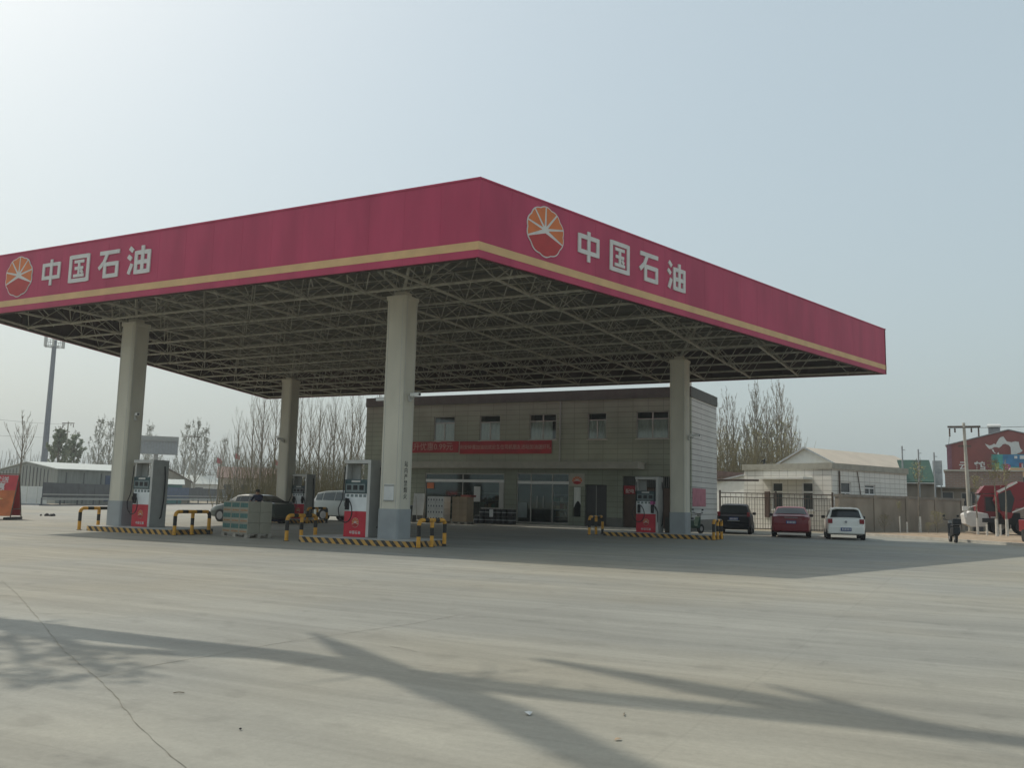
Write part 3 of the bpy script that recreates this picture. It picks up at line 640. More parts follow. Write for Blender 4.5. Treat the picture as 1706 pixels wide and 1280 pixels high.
# right-hand pieces of the ground floor
m = MB(); m.box(-9.58,-8.62,BY0-.012,BY0-.001,2.35,3.1); sp_ = m.build('sign_panel', M['slab'], st)
flower(plane_mx((-9.08,BY0-.013,2.68), (1,0,0), (0,-1,0)), .33, .24, sp_, 'emblem', .01)
c = MB()
for k in range(10):
    xa = -9.34+.48*k/10; xb = -9.34+.48*(k+1)/10; lo = .62+.9*(1-k/10)**2
    c.quad((xa,BY0+.14+.02*(k%2),1.1+.4*math.sin(k*.3)),(xb,BY0+.14+.02*((k+1)%2),1.1+.4*math.sin((k+1)*.3)),(xb,BY0+.14+.02*((k+1)%2),2.3),(xa,BY0+.14+.02*(k%2),2.3))
c.build('curtain', M['curtain'], st)
m = MB(); m.box(-8.55,-7.3,BY0+.12,BY0+.17,.12,2.42); dd = m.build('door', M['darkwood'], st)
m = MB(); m.box(-7.95,-7.91,BY0+.105,BY0+.119,.15,2.40); m.build('door_joint', M['grey'], dd)
m = MB()
for i in range(22): z = .12+i*.1; m.box(-6.28,-3.42,BY0+.10+.012*(i%2),BY0+.15,z,z+.098)
sh = m.build('roller_shutter', M['shutter'], st)
m = MB()
for i in range(24): x = -6.25+i*.118; m.box(x,x+.022,BY0+.05,BY0+.07,2.36,2.94)
m.build('grille', M['grey'], st)
m = MB(); m.box(-6.22,-5.55,BY0-.03,BY0-.005,1.95,2.42); rs = m.build('red_notice', M['banner'], st)
text('配电', .26, M['letter'], rs, plane_mx((-5.85,BY0-.033,2.1), (1,0,0), (0,-1,0)), 'notice_lettering')
m = MB(); m.box(BX1+.002,BX1+.02,28.5,31.2,1.35,2.35); m.build('pink_notice', mat('pink_notice', (.42,.16,.20), .7), st)
# water tank on the roof
t = thing('water_tank', 'round water tank on the roof at the right end of the station building', 'water tank', (-3.35,29.6,7.42))
m = MB(); m.lathe([(.62,.0),(.62,1.0),(.52,1.22),(.15,1.32)], 20); m.build('tank_body', M['colu'], t, smooth=True)
m = MB(); m.lathe([(.16,1.31),(.16,1.38),(.05,1.40)], 12); m.build('lid', M['grey'], t)
# banners
def banner(x0, x1, z0, z1, txt, size, lb, tx=None, sx=1):
    r = thing('banner', lb, 'banner', (x0,BY0-.055,z0), group='red cloth banners on the facade')
    m = MB(); n = 40; hgt = z1-z0; L = x1-x0
    for i in range(n):
        f_ = lambda t: .012*math.sin(t*37)+.01*math.sin(t*11)
        xa, xb = L*i/n, L*(i+1)/n
        m.add([(xa,f_(i/n),0),(xb,f_((i+1)/n),0),(xb,f_((i+1)/n)*.4,hgt),(xa,f_(i/n)*.4,hgt)]+[(xa,f_(i/n)+.008,0),(xb,f_((i+1)/n)+.008,0),(xb,f_((i+1)/n)*.4+.008,hgt),(xa,f_(i/n)*.4+.008,hgt)], [(0,1,2,3),(7,6,5,4)])
    m.build('cloth', M['banner'], r)
    text(txt, size, M['bannertext'], r, plane_mx((L/2 if tx is None else tx,-.028,hgt*.5), (1,0,0), (0,-1,0)), 'lettering', .002, .004, sx=sx)
    m = MB(); m.box(-.02,.02,-.03,-.02,0,hgt); m.build('hem', M['bannertext'], r)
banner(-22.4,-17.07,4.32,5.02,'加油每升优惠0.99元',.52,'red banner with large pale lettering, left of the pair on the facade')
banner(-17.0,-10.72,4.24,5.02,'利安特惠加油站欢迎各位司机朋友进站加油送好礼',.30,'red banner with a longer line of small lettering under three upper windows', sx=.94)

# goods in front of the shop
def easel():
    r = thing('sign_stand', 'white board on an easel left of the stacked white boxes', 'sign', (-18.5,25.9,.0), R(8))
    m = MB(); m.T = Matrix.Rotation(R(-8),4,'X'); m.box(-.35,.35,-.012,.012,.45,1.75); m.build('board', M['paper'], r)
    m = MB(); m.T = Matrix.Rotation(R(-8),4,'X')
    for x in (-.36,.36): m.box(x-.015,x+.015,.013,.035,0,1.8)
    m.T = Matrix.Rotation(R(10),4,'X') @ Matrix.Translation((0,.0,0)); m.box(-.02,.02,.02,.04,0,1.6); m.build('frame', M['alu'], r)
easel()
def box_thing(x, y, z, sx, sy, sz, rz, mt, lb, grp, extra=None, cat='box', nm='carton'):
    r = thing(nm, lb, cat, (x,y,z), rz, grp)
    m = MB(); m.box(-sx/2,sx/2,-sy/2,sy/2,0,sz); m.build('carton_body', mt, r, bevel=.008)
    if extra: extra(r, sx, sy, sz)
    return r
def pallet(x, y, rz, sx, sy, lb, z=0.0):
    r = thing('pallet', lb, 'pallet', (x,y,z), rz, 'wooden pallets under the stacked goods')
    for i in range(7): a = -sx/2+sx*i/7+.01; m = MB(); m.box(a,a+sx/7-.03,-sy/2,sy/2,.12,.14); m.build('deck_board', M['wood'], r)
    for i in (-1,0,1):
        for j in (-1,0,1): m = MB(); m.box(i*(sx/2-.09)-.085,i*(sx/2-.09)+.085,j*(sy/2-.06)-.055,j*(sy/2-.06)+.055,.02,.119); m.build('block', M['wood'], r)
    for j in (-1,0,1): m = MB(); m.box(-sx/2,sx/2,j*(sy/2-.06)-.05,j*(sy/2-.06)+.05,0,.019); m.build('runner', M['wood'], r)
# green printed boxes on a pallet between the two near islands
rzp = R(-17); cxp, cyp = -10.75, 3.40
pallet(cxp, cyp, rzp, 1.72, .92, 'wooden pallet under the green printed cartons between the near islands')
def printed(r, sx, sy, sz):
    m = MB(); m.box(-sx/2+.03,sx/2-.03,-sy/2-.003,-sy/2-.0005,sz*.45,sz*.88); m.build('green_print', M['boxgreen'], r)
    m = MB(); m.box(-sx/2+.05,sx/2-.05,-sy/2-.003,-sy/2-.0005,sz*.10,sz*.26); m.build('orange_print', M['boxorange'], r)
k = 0
ROW = ['top row', 'middle row', 'bottom row']; COLN = ['left', 'centre', 'right']
for iz in range(3):
    for ix in range(3):
        for iy in range(2):
            lx = (ix-1)*.565; ly = (iy-.5)*.45; p = Matrix.Rotation(rzp,3,'Z') @ Vector((lx,ly,0))
            front = iy == 0
            lb = (f'green printed carton, {COLN[ix]} of the {ROW[2-iz]} on the front of the pallet stack' if front else f'rear carton, {COLN[ix]} column, {ROW[2-iz]} of the pallet stack between the islands')
            box_thing(cxp+p.x, cyp+p.y, .145+iz*.352,   .555, .44, .348, rzp, M['boxbase'], lb, 'cartons stacked on the pallet between the islands', printed)
# white boxes and brown boxes by the shop
pallet(-17.05, 26.0, 0, 1.2, .85, 'wooden pallet under the white cartons before the shop window')
def dots(r, sx, sy, sz):
    for i in range(3): m = MB(); m.box(-sx/2+.06+i*sx*.33,-sx/2+.12+i*sx*.33,-sy/2-.003,-sy/2-.0005,sz*.3,sz*.6); m.build('print_mark', M['navy'], r)
for iz in range(4):
    for ix in range(2):
        box_thing(-17.05+(ix-.5)*.57, 26.0, .145+iz*.36, .56, .8, .355, 0, M['paper'], f'white carton with dark marks, {["left","right"][ix]} of the {["lowest","second","third","topmost"][iz]} layer before the shop window', 'white cartons stacked before the shop window', dots)
pallet(-15.45, 26.1, 0, 1.1, .9, 'wooden pallet under the brown cartons before the shop window')
for iz in range(4):
    for ix in range(2):
        box_thing(-15.45+(ix-.5)*.50, 26.1, .145+iz*.36, .49, .8, .355, 0, M['cardboard'], f'brown cardboard carton, {["left","right"][ix]} of the {["lowest","second","third","topmost"][iz]} layer beside the black drums', 'brown cartons stacked before the shop window')
box_thing(-15.15, 26.2, .145+4*.36, .7, .6, .12, 0, M['redwall'], 'flat dull red carton on top of the brown cartons', 'red cartons on the brown stack')
bkt = thing('oil_drum', 'x', 'drum', group='black lubricant drums stacked before the shop')
m = MB(); m.lathe([(.12,0),(.15,.01),(.165,.36),(.172,.365),(.172,.40),(.12,.41)], 14); m.build('drum_body', M['dark'], bkt, smooth=True)
m = MB(); m.lathe([(.163,.20),(.165,.25)], 14); m.build('drum_band', M['plinth'], bkt)
m = MB(); m.tube([(-.14,0,.40),(-.09,0,.46),(.09,0,.46),(.14,0,.40)], .008, 5); m.build('handle', M['grey'], bkt)
first = True
for iz in range(2):
    for iy in range(2):
        for ix in range(7):
            if iz == 1 and ix == 0: continue
            o = bkt if first else copy_tree(bkt); first = False
            o.location = (-14.0+ix*.36, 25.2+iy*.38, .105 if iz == 0 else .53)
            o['label'] = f'black lubricant drum, {["first","second","third","fourth","fifth","sixth","last"][ix]} from the left in the {["front","rear"][iy]} {["lower","upper"][iz]} row before the shop'
pw = MB(); pw.box(-.12,.12,-.004,.004,0,.42); tag(pw.build('price_card', M['paper'], loc=(-12.95,25.0,.5)), 'white price card hung on the front of the black drums', 'card')
m = thing('litter_bin', 'dark blue wheeled bin beside the far column behind the stacked boxes', 'bin', (-21.2,16.3,0))
b_ = MB(); b_.add([(-.42,-.42,.08),(.42,-.42,.08),(.42,.42,.08),(-.42,.42,.08),(-.52,-.52,1.05),(.52,-.52,1.05),(.52,.52,1.05),(-.52,.52,1.05)],[(0,3,2,1),(4,5,6,7),(0,1,5,4),(1,2,6,5),(2,3,7,6),(3,0,4,7)]); b_.build('bin_body', M['navy'], m, bevel=.02)
b_ = MB(); b_.box(-.56,.56,-.56,.58,1.06,1.12); b_.build('lid', M['dark'], m, bevel=.02)
b_ = MB(); b_.tube([(-.5,.4,.1),(-.44,.4,.1)], .1, 12); b_.tube([(.44,.4,.1),(.5,.4,.1)], .1, 12); b_.build('wheel', M['tyre'], m)
# white and black stand left of the column on the shop front
m = thing('tool_cabinet', 'dark low cabinet in front of the left shop wall', 'cabinet', (-19.6,26.4,0))
b_ = MB(); b_.box(-.55,.55,-.3,.3,.05,.95); b_.build('cabinet_body', M['slate'], m, bevel=.015)
b_ = MB(); b_.box(-.6,.6,-.33,.33,.96,1.0); b_.build('cabinet_top', M['bluep'], m)
# gas bottle / hose reel box near the right pump
m = thing('fire_extinguisher_box', 'brown extinguisher box between the shaded pump and its column', 'box', (-.62,18.75,.19))
b_ = MB(); b_.box(-.16,.16,-.15,.15,0,.75); b_.build('box_body', M['shutter'], m, bevel=.01)
b_ = MB(); b_.box(-.14,.14,-.158,-.152,.06,.68); b_.build('box_door', M['brown'], m)

# ------------------------------------------------------------------ person
def person(x, y, rz, lb):
    r = thing('person', lb, 'person', (x,y,0), rz)
    verts = {'pelvis':(0,0,.92),'waist':(0,-.02,1.08),'chest':(0,-.06,1.30),'neck':(0,-.10,1.46),'head':(0,-.14,1.56),'crown':(0,-.15,1.65),
             'hl':(.10,0,.88),'kl':(.11,-.04,.50),'al':(.11,.02,.09),'tl':(.12,-.14,.04),'hr':(-.10,0,.88),'kr':(-.11,-.02,.50),'ar':(-.12,.04,.09),'tr':(-.13,-.12,.04),
             'sl':(.19,-.07,1.38),'el':(.26,-.22,1.16),'wl':(.16,-.44,1.12),'pl':(.14,-.52,1.12),'sr':(-.19,-.07,1.38),'er':(-.27,-.22,1.16),'wr':(-.18,-.44,1.12),'pr':(-.16,-.52,1.12)}
    rad = {'pelvis':(.15,.12),'waist':(.15,.11),'chest':(.17,.12),'neck':(.055,.055),'head':(.085,.10),'crown':(.06,.07),'hl':(.09,.09),'kl':(.06,.06),'al':(.045,.045),'tl':(.045,.03),
           'hr':(.09,.09),'kr':(.06,.06),'ar':(.045,.045),'tr':(.045,.03),'sl':(.075,.075),'el':(.055,.055),'wl':(.035,.035),'pl':(.03,.02),'sr':(.075,.075),'er':(.055,.055),'wr':(.035,.035),'pr':(.03,.02)}
    ed = [('pelvis','waist'),('waist','chest'),('chest','neck'),('neck','head'),('head','crown'),('pelvis','hl'),('hl','kl'),('kl','al'),('al','tl'),('pelvis','hr'),('hr','kr'),('kr','ar'),('ar','tr'),
          ('chest','sl'),('sl','el'),('el','wl'),('wl','pl'),('chest','sr'),('sr','er'),('er','wr'),('wr','pr')]
    for sd_, pn, wn in ((1,'pl','wl'),(-1,'pr','wr')):
        px, py, pz = verts[pn]
        for i in range(4):
            n1 = f'{pn}f{i}a'; n2 = f'{pn}f{i}b'; dx_ = (i-1.5)*.02
            verts[n1] = (px+dx_,py-.045-(.006 if i in (1,2) else 0),pz-.01); verts[n2] = (px+dx_,py-.075-(.01 if i in (1,2) else 0),pz-.035); rad[n1] = (.009,.009); rad[n2] = (.008,.008); ed += [(pn,n1),(n1,n2)]
        n1 = f'{pn}t'; verts[n1] = (px-sd_*.045,py-.02,pz-.02); rad[n1] = (.010,.010); ed.append((pn,n1))
    names = list(verts); idx = {n: i for i, n in enumerate(names)}
    me = bpy.data.meshes.new('body'); me.from_pydata([verts[n] for n in names], [(idx[a],idx[b]) for a, b in ed], []); me.update()
    o = bpy.data.objects.new('body', me); C.objects.link(o)
    o.modifiers.new('skin', 'SKIN'); sv = me.skin_vertices[0].data
    for n in names: sv[idx[n]].radius = rad[n]
    sv[idx['pelvis']].use_root = True
    sb = o.modifiers.new('sub', 'SUBSURF'); sb.levels = 2; sb.render_levels = 2
    bpy.context.view_layer.update()
    m2 = bpy.data.meshes.new_from_object(o.evaluated_get(bpy.context.evaluated_depsgraph_get())); bpy.data.objects.remove(o)
    m2.materials.clear()
    for k_ in ('navy','dark','skin'): m2.materials.append(M[k_])
    for p in m2.polygons:
        z = p.center.z; yy = p.center.y
        p.material_index = 2 if (z > 1.45 or (yy < -.46 and z > .9)) else (1 if z < .9 else 0); p.use_smooth = True
    ob = bpy.data.objects.new('body', m2); C.objects.link(ob); ob.parent = r
    h_ = MB(); h_.T = Matrix.Translation((0,-.13,1.60)) @ Matrix.Diagonal((1,1.12,1,1))
    h_.lathe([(.108,-.03),(.112,.02),(.10,.07),(.065,.105),(.01,.118)], 14); h_.build('hair', M['hair'], r, smooth=True)
    n_ = MB(); n_.add([(-.014,-.235,1.575),(.014,-.235,1.575),(0,-.262,1.565),(0,-.238,1.61)],[(0,1,2),(0,2,3),(1,3,2)]); n_.build('nose', M['skin'], r)
person(-20.3,14.25,R(15),'person in a navy jacket with short black hair leaning over beside the dark green car')

# ------------------------------------------------------------------ vehicles
def car(name, lb, cat, loc, rz, prof, hw, paint, glassm=None, wheel_x=(-1.3,1.28), wr=.31, rear_glass=True, tail=None, plate=None, extra=None, clear=.20, group=None, silver_rail=False, sidewin=None):
    """prof: list of (x, z_belt, z_top) from the rear (x negative) to the nose; x forward"""
    r = thing(name, lb, cat, loc, rz, group)
    m = MB(); rows_ = []
    xs0 = prof[0][0]; xs1 = prof[-1][0]
    for (x, zb, zt) in prof:
        t = min((x-xs0)/.45, 1); t2 = min((xs1-x)/.7, 1)
        taper = (.86+.14*math.sin(t*math.pi/2))*(.80+.20*math.sin(t2*math.pi/2))
        wb = hw*taper; cab = max(0, min(1, (zt-zb)/.35)); wt = wb*(.97-.22*cab)
        zlow = clear+.02+.10*(1-min(1,(x-xs0)/.25))+.05*(1-min(1,(xs1-x)/.3))
        sec = [(wb*.80,zlow),(wb*.97,zlow+.06),(wb,(zlow+zb)/2+.05),(wb*.985,zb-.03),(wb*.955,zb+.005),(wt*1.0,max(zb+.012,zt-.055)),(wt*.93,max(zb+.02,zt-.015)),(wt*.5,zt+.008)]
        rows_.append([(x,y,z) for y, z in sec]+[(x,-y,z) for y, z in sec[::-1]])
    n = len(rows_[0]); vs = [p for row in rows_ for p in row]; fs = []
    for i in range(len(rows_)-1):
        for k in range(n): fs.append((i*n+k,i*n+(k+1)%n,(i+1)*n+(k+1)%n,(i+1)*n+k))
    fs.append(tuple(range(n))); fs.append(tuple(range((len(rows_)-1)*n,len(rows_)*n))[::-1])
    m.add(vs, fs); body = m.build('body', paint, r, smooth=True)
    # glazing: rows where the roof stands above the belt
    G_ = glassm or M['carglass']
    cabi = [i for i, (x, zb, zt) in enumerate(prof) if zt-zb > .12]
    def off(p, d): return tuple(Vector(p)+Vector(d))
    i0, i1 = cabi[0], cabi[-1]
    side = {}
    for s_ in (1, -1):
        w_ = MB()
        rng_ = range(i0, i1)
        for i in rng_:
            if sidewin and not (sidewin[0] <= prof[i][0] and prof[i+1][0] <= sidewin[1]): continue
            a, b2 = rows_[i], rows_[i+1]
            lo0, up0, lo1, up1 = (a[4],a[5],b2[4],b2[5]) if s_ == 1 else (a[-5],a[-6],b2[-5],b2[-6])
            L0 = Vector(lo0).lerp(Vector(up0),.10); U0 = Vector(lo0).lerp(Vector(up0),.88); L1 = Vector(lo1).lerp(Vector(up1),.10); U1 = Vector(lo1).lerp(Vector(up1),.88)
            a0 = L0.lerp(L1,.04); b0 = L0.lerp(L1,.96); c0 = U0.lerp(U1,.96); d0 = U0.lerp(U1,.04)
            if (U0-L0).length < .12: a0 = L0.lerp(L1,.25); d0 = a0+Vector((0,0,.02))
            w_.quad(*[off(q, (0,.007*s_,.004)) for q in (a0,b0,c0,d0)])
        if w_.f: w_.build('side_window', G_, r)
    # rear and front screens across the width
    for nm, ia, ib in (('rear_window', i0-1, i0), ('windscreen', i1, i1+1)):
        if ia < 0 or ib >= len(prof): continue
        a, b2 = rows_[ia], rows_[ib]
        lowr, topr = (a, b2) if nm == 'rear_window' else (b2, a)
        nx = -1 if nm == 'rear_window' else 1
        def Q(i_, t, ys):
            p0_, p1_ = Vector(lowr[i_]), Vector(topr[i_]); q_ = p0_.lerp(p1_, t); return (q_.x+nx*.012, q_.y*ys, q_.z+.014)
        w_ = MB()
        for i_, j_ in ((6,7),(7,8),(8,9)):
            w_.quad(Q(j_,.10,.96), Q(i_,.10,.96), Q(i_,.90,.94), Q(j_,.90,.94))
        w_.build(nm, G_, r)
    for wx in wheel_x:
        for s_ in (1, -1):
            t_ = MB(); y_ = s_*(hw-.10)
            t_.tube([(wx,y_-.10,wr),(wx,y_+.10,wr)], wr, 22); w_o = t_.build('wheel', M['tyre'], r)
            t_ = MB(); ye = y_+s_*.103; t_.tube([(wx,ye-.01*s_,wr),(wx,ye+.004*s_,wr)], wr*.62, 16)
            for k_ in range(5):
                a_ = 2*math.pi*k_/5; t_.tube([(wx,ye+.006*s_,wr),(wx+wr*.58*math.cos(a_),ye+.006*s_,wr+wr*.58*math.sin(a_))], .02, 4)
            t_.build('rim', M['rim'], w_o)
    xm = [x for (x,zb,zt) in prof if zt-zb > .12][-1]
    zb_m = prof[i1][1]
    for s_ in (1, -1):
        mm = MB(); mm.box(xm+.02,xm+.16,s_*(hw+.06)-.09,s_*(hw+.06)+.09,zb_m+.02,zb_m+.16); mm.build('mirror', M['dark'], r, bevel=.03)
    if tail:
        for s_ in (1, -1):
            x0_, x1_, y0_, y1_, z0_, z1_ = tail
            mm = MB(); mm.box(x0_,x1_,s_*y1_ if s_ < 0 else y0_,-y0_ if s_ < 0 else y1_,z0_,z1_) if s_ > 0 else mm.box(x0_,x1_,-y1_,-y0_,z0_,z1_)
            mm.build('tail_light', M['lampred'], r, bevel=.015)
    if plate:
        x_, z_ = plate; mm = MB(); mm.box(x_-.012,x_,-.23,.23,z_-.075,z_+.075); po = mm.build('number_plate', M['blueplate'], r)
        mm = MB()
        for k_ in range(6): mm.box(x_-.014,x_-.0125,-.19+k_*.066,-.19+k_*.066+.04,z_-.045,z_+.045)
        mm.build('plate_characters', M['letter'], po)
    if extra: extra(r)
    return r
hatch = [(-1.98,.72,.60),(-1.95,.86,.87),(-1.82,.93,.96),(-1.55,.95,1.40),(-1.0,.95,1.46),(-.4,.94,1.475),(.2,.93,1.45),(.42,.92,1.42),(1.02,.90,.95),(1.5,.80,.86),(1.85,.66,.74),(1.96,.55,.58)]
sedan = [(-2.28,.80,.62),(-2.24,.97,.98),(-2.0,1.00,1.04),(-1.72,1.0,1.07),(-1.05,.98,1.42),(-.5,.97,1.455),(.1,.95,1.45),(.40,.94,1.41),(1.12,.92,.97),(1.7,.82,.88),(2.12,.68,.76),(2.24,.56,.60)]
HD = R(90+10)   # heading of the parked cars
def bumper_extra(x, z0, z1, wd, mt, nm='bumper'):
    def f_(r):
        m = MB(); m.box(x-.03,x+.12,-wd,wd,z0,z1); m.build(nm, mt, r, bevel=.04)
    return f_
def place(x, y, back, hd): return (x+math.cos(hd)*back, y+math.sin(hd)*back, 0)
def ex_black(r):
    bumper_extra(-1.99,.30,.60,.76,M['carblack'])(r)
    m = MB(); m.box(-2.035,-2.022,-.30,.30,.66,.70); m.build('trim_bar', M['grey'], r)
def ex_red(r):
    bumper_extra(-2.29,.30,.66,.80,M['carred'])(r)
    m = MB(); m.box(-2.30,-2.288,-.30,.30,.93,.955); m.build('chrome_bar', M['rim'], r)
    m = MB(); m.box(-2.28,-2.10,-.62,.62,.985,1.02); m.build('boot_lip', M['carred'], r, bevel=.015)
    m = MB(); m.tube([(-2.33,.5,.27),(-2.2,.5,.27)], .04, 10); m.build('exhaust', M['dark'], r)
def ex_white(r):
    bumper_extra(-1.99,.28,.62,.78,M['carwhite'])(r)
    m = MB(); m.T = Matrix.Translation((-2.005,0,.82)) @ Matrix.Rotation(R(-90),4,'Y'); m.lathe([(.055,0),(.055,.012),(.045,.015)], 16); m.build('round_badge', M['rim'], r)
    m = MB(); m.T = Matrix.Translation((-1.60,0,1.405)); m.box(-.12,.1,-.55,.55,0,.03); m.build('roof_spoiler', M['carwhite'], r, bevel=.01)
car('parked_car', 'black hatchback parked nearest the station building, rear facing us', 'car', place(.30,26.9,1.98-.7,HD), HD, [(x,zb+.03,zt+.06 if zt > 1.2 else zt+.03) for x, zb, zt in hatch], .86, M['carblack'], tail=(-1.97,-1.78,.66,.80,.90,1.12), plate=(-2.03,.78), extra=ex_black, group='cars parked in a row before the fence')
car('parked_car', 'dark red sedan parked between the black and the white hatchbacks', 'car', place(3.46,25.1,2.28-.9,HD), HD, sedan, .90, M['carred'], wheel_x=(-1.35,1.30), wr=.33, tail=(-2.26,-2.12,.50,.80,.80,.92), plate=(-2.285,.72), extra=ex_red, group='cars parked in a row before the fence')
car('parked_car', 'small white hatchback parked at the right end of the row', 'car', place(6.0,24.5,1.98-.7,HD), HD, hatch, .85, M['carwhite'], tail=(-2.005,-1.80,.58,.78,.74,.95), plate=(-2.03,.48), extra=ex_white, group='cars parked in a row before the fence')
car('car', 'dark green sedan at the far pumps behind the stacked cartons', 'car', (-22.5,16.15,0), R(180), sedan, .88, M['cargreen'], wheel_x=(-1.35,1.35), wr=.33)
suv = [(-2.35,.95,.80),(-2.32,1.10,1.14),(-2.22,1.14,1.20),(-2.02,1.16,1.66),(-1.5,1.15,1.76),(-.6,1.14,1.80),(.2,1.13,1.78),(.62,1.12,1.70),(1.30,1.08,1.15),(1.9,1.0,1.08),(2.3,.84,.95),(2.4,.7,.8)]
car('suv', 'white SUV standing beyond the far pump, its side windows beside the near pump', 'car', (-21.5,23.4,0), R(0), suv, .92, M['carsilver'], glassm=mat('pickup_glass', (.10,.13,.13), .15, spec=.6), wheel_x=(-1.35,1.5), wr=.36, clear=.26)
# scooters
def scooter(loc, rz, lb, col):
    r = thing('motor_scooter', lb, 'scooter', loc, rz)
    for x in (-.55,.62):
        m = MB(); m.tube([(x,-.05,.24),(x,.05,.24)], .24, 18); wo = m.build('wheel', M['tyre'], r)
        m = MB(); m.tube([(x,-.056,.24),(x,.056,.24)], .12, 12); m.build('rim', M['rim'], wo)
    m = MB(); m.prism([(-.85,.42),(-.45,.30),(.0,.26),(.40,.28),(.46,.85),(.36,.86),(.22,.38),(-.1,.42),(-.15,.66),(-.80,.70)], 'y', -.15, .15); m.build('body', col, r, bevel=.03)
    m = MB(); m.box(-.78,-.12,-.14,.14,.71,.80); m.build('seat', M['dark'], r, bevel=.03)
    m = MB(); m.tube([(.62,0,.26),(.44,0,.95)], .03, 8); m.build('fork', M['grey'], r)
    m = MB(); m.tube([(.34,-.34,1.05),(.44,-.12,1.0),(.44,.12,1.0),(.34,.34,1.05)], .018, 7); m.build('handlebar', M['dark'], r)
    m = MB(); m.box(-1.0,-.70,-.17,.17,.82,1.08); m.build('top_box', M['dark'], r, bevel=.03)
    m = MB(); m.box(.44,.56,-.10,.10,.86,1.02); m.build('headlight', M['rim'], r, bevel=.03)
    m = MB()
    for s_ in (-1,1): m.tube([(.40,s_*.22,1.03),(.38,s_*.30,1.18)], .008, 5); m.box(.36,.39,s_*.30-.05,s_*.30+.05,1.16,1.24)
    m.build('mirror', M['dark'], r)
    return r
scooter((10.45,26.3,0), R(102), 'black motor scooter parked at the verge kerb below the concrete power pole', M['dark'])
scooter((-1.3,24.9,0), R(70), 'dark scooter with a red rear parked at the right corner of the station building', M['green'])
# three-wheeler at the right edge
r = thing('cargo_tricycle', 'red cargo three wheeler cut by the right edge of the view', 'three wheeler', (13.85,28.4,.10), R(100))
m = MB(); m.box(-1.0,.7,-.55,.55,.45,1.0); m.build('cargo_bed', M['carred'], r, bevel=.03)
m = MB(); m.box(-1.04,-1.005,-.5,.5,.2,.8); m.build('tailboard', M['dark'], r)
for x, y in ((-.5,-.6),(-.5,.6),(1.5,0)):
    m = MB(); m.tube([(x,y-.06,.28),(x,y+.06,.28)], .28, 18); m.build('wheel', M['tyre'], r)
m = MB(); m.tube([(1.5,0,.28),(1.2,0,1.1)], .03, 8); m.tube([(.7,0,.6),(1.25,0,.75)], .05, 8); m.build('front_fork', M['dark'], r)
m = MB(); m.box(.72,1.0,-.2,.2,.7,.82); m.build('seat', M['dark'], r, bevel=.03)
m = MB(); m.box(-1.046,-1.041,.12,.40,.42,.58); m.build('reflector_plate', M['gold'], r)

# ------------------------------------------------------------------ trucks in the repair yard
T0 = Vector((11.0,39.8,0)); rzT = R(6)
r = thing('truck', 'red truck cab with white bumper facing left behind the power pole', 'truck', (10.75,40.6,.1), rzT)
m = MB(); m.prism([(.95,.75),(.75,1.3),(.72,1.75),(.95,2.36),(2.6,2.36),(2.6,.75)], 'y', 0, 2.2); m.build('cab', M['carred'], r, bevel=.02)
for q_ in ((1.10,1.12),(2.02,2.04)): m = MB(); m.box(q_[0],q_[1],-.004,-.001,.85,2.3); m.build('door_gap', M['dark'], r)
m = MB(); m.box(1.85,1.98,-.03,-.003,1.22,1.27); m.build('door_handle', M['dark'], r)
for z_ in (.95,1.12,1.29): m = MB(); m.box(.74,.80,.25,1.95,z_,z_+.08); m.build('grille_slat', M['dark'], r)
m = MB(); m.prism([(.80,2.40),(1.15,2.86),(2.35,2.92),(2.75,2.68),(2.75,2.40)], 'y', .05, 2.15); m.build('roof_deflector', M['carred'], r, bevel=.02)
m = MB(); m.box(1.15,1.75,-.012,.002,1.35,2.2); m.box(.70,.745,.2,2.0,1.72,1.76)
m.add([(.715,.15,1.78),(.715,2.05,1.78),(.925,2.05,2.30),(.925,.15,2.30)],[(0,1,2,3)]); m.build('window', M['carglass'], r)
m = MB(); m.prism([(.05,.55),(-.02,1.15),(.35,1.35),(1.25,1.22),(1.35,.85),(1.1,.45),(.35,.40)], 'y', -.1, 2.3); m.build('bumper', M['paper'], r, bevel=.05)
m = MB(); m.box(-.12,.16,-.5,-.2,1.35,1.62); m.box(-.06,.10,-.46,-.24,.95,1.34); m.tube([(.10,-.3,1.5),(.7,0,1.7)], .03, 6); m.build('mirror', M['white'], r, bevel=.03)
m = MB(); m.add([(1.75,-.03,1.65),(2.02,-.03,1.55),(1.85,-.03,2.12),(1.68,-.03,2.05)],[(0,1,2,3)]); m.box(1.4,2.1,-.04,-.01,.96,1.04); m.build('door_trim', M['paper'], r)
for wx in (1.9,):
    for y in (.05, 2.0):
        m = MB(); m.tube([(wx,y,.5),(wx,y+.25,.5)], .5, 22); wo = m.build('wheel', M['tyre'], r)
        m = MB(); m.tube([(wx,y-.01,.5),(wx,y+.26,.5)], .25, 14); m.build('rim', M['grey'], wo)
r2 = thing('truck', 'red truck with its cab tilted forward at the right edge of the view', 'truck', (12.35,39.6,.1), rzT)
m = MB(); m.prism([(.05,2.0),(.25,2.52),(1.25,3.10),(1.75,3.05),(2.5,2.4),(2.6,1.75),(1.1,1.55),(.85,1.0),(.55,.85),(.30,1.4)], 'y', 0, 2.2); m.build('tilted_cab', M['carred'], r2, bevel=.02)
for q_ in ((1.3,2.0),(1.5,1.78)): m = MB(); m.add([(q_[0],-.004,q_[1]),(q_[0]+.9,-.004,q_[1]+.42),(q_[0]+.9,-.004,q_[1]+.45),(q_[0],-.004,q_[1]+.03)],[(0,1,2,3)]); m.build('panel_gap', M['dark'], r2)
m = MB(); m.add([(.22,-.012,2.35),(.30,-.012,1.40),(.85,-.012,1.30),(1.05,-.012,2.1),(.85,-.012,2.62)],[(0,1,2,3,4)]); m.build('window', M['carglass'], r2)
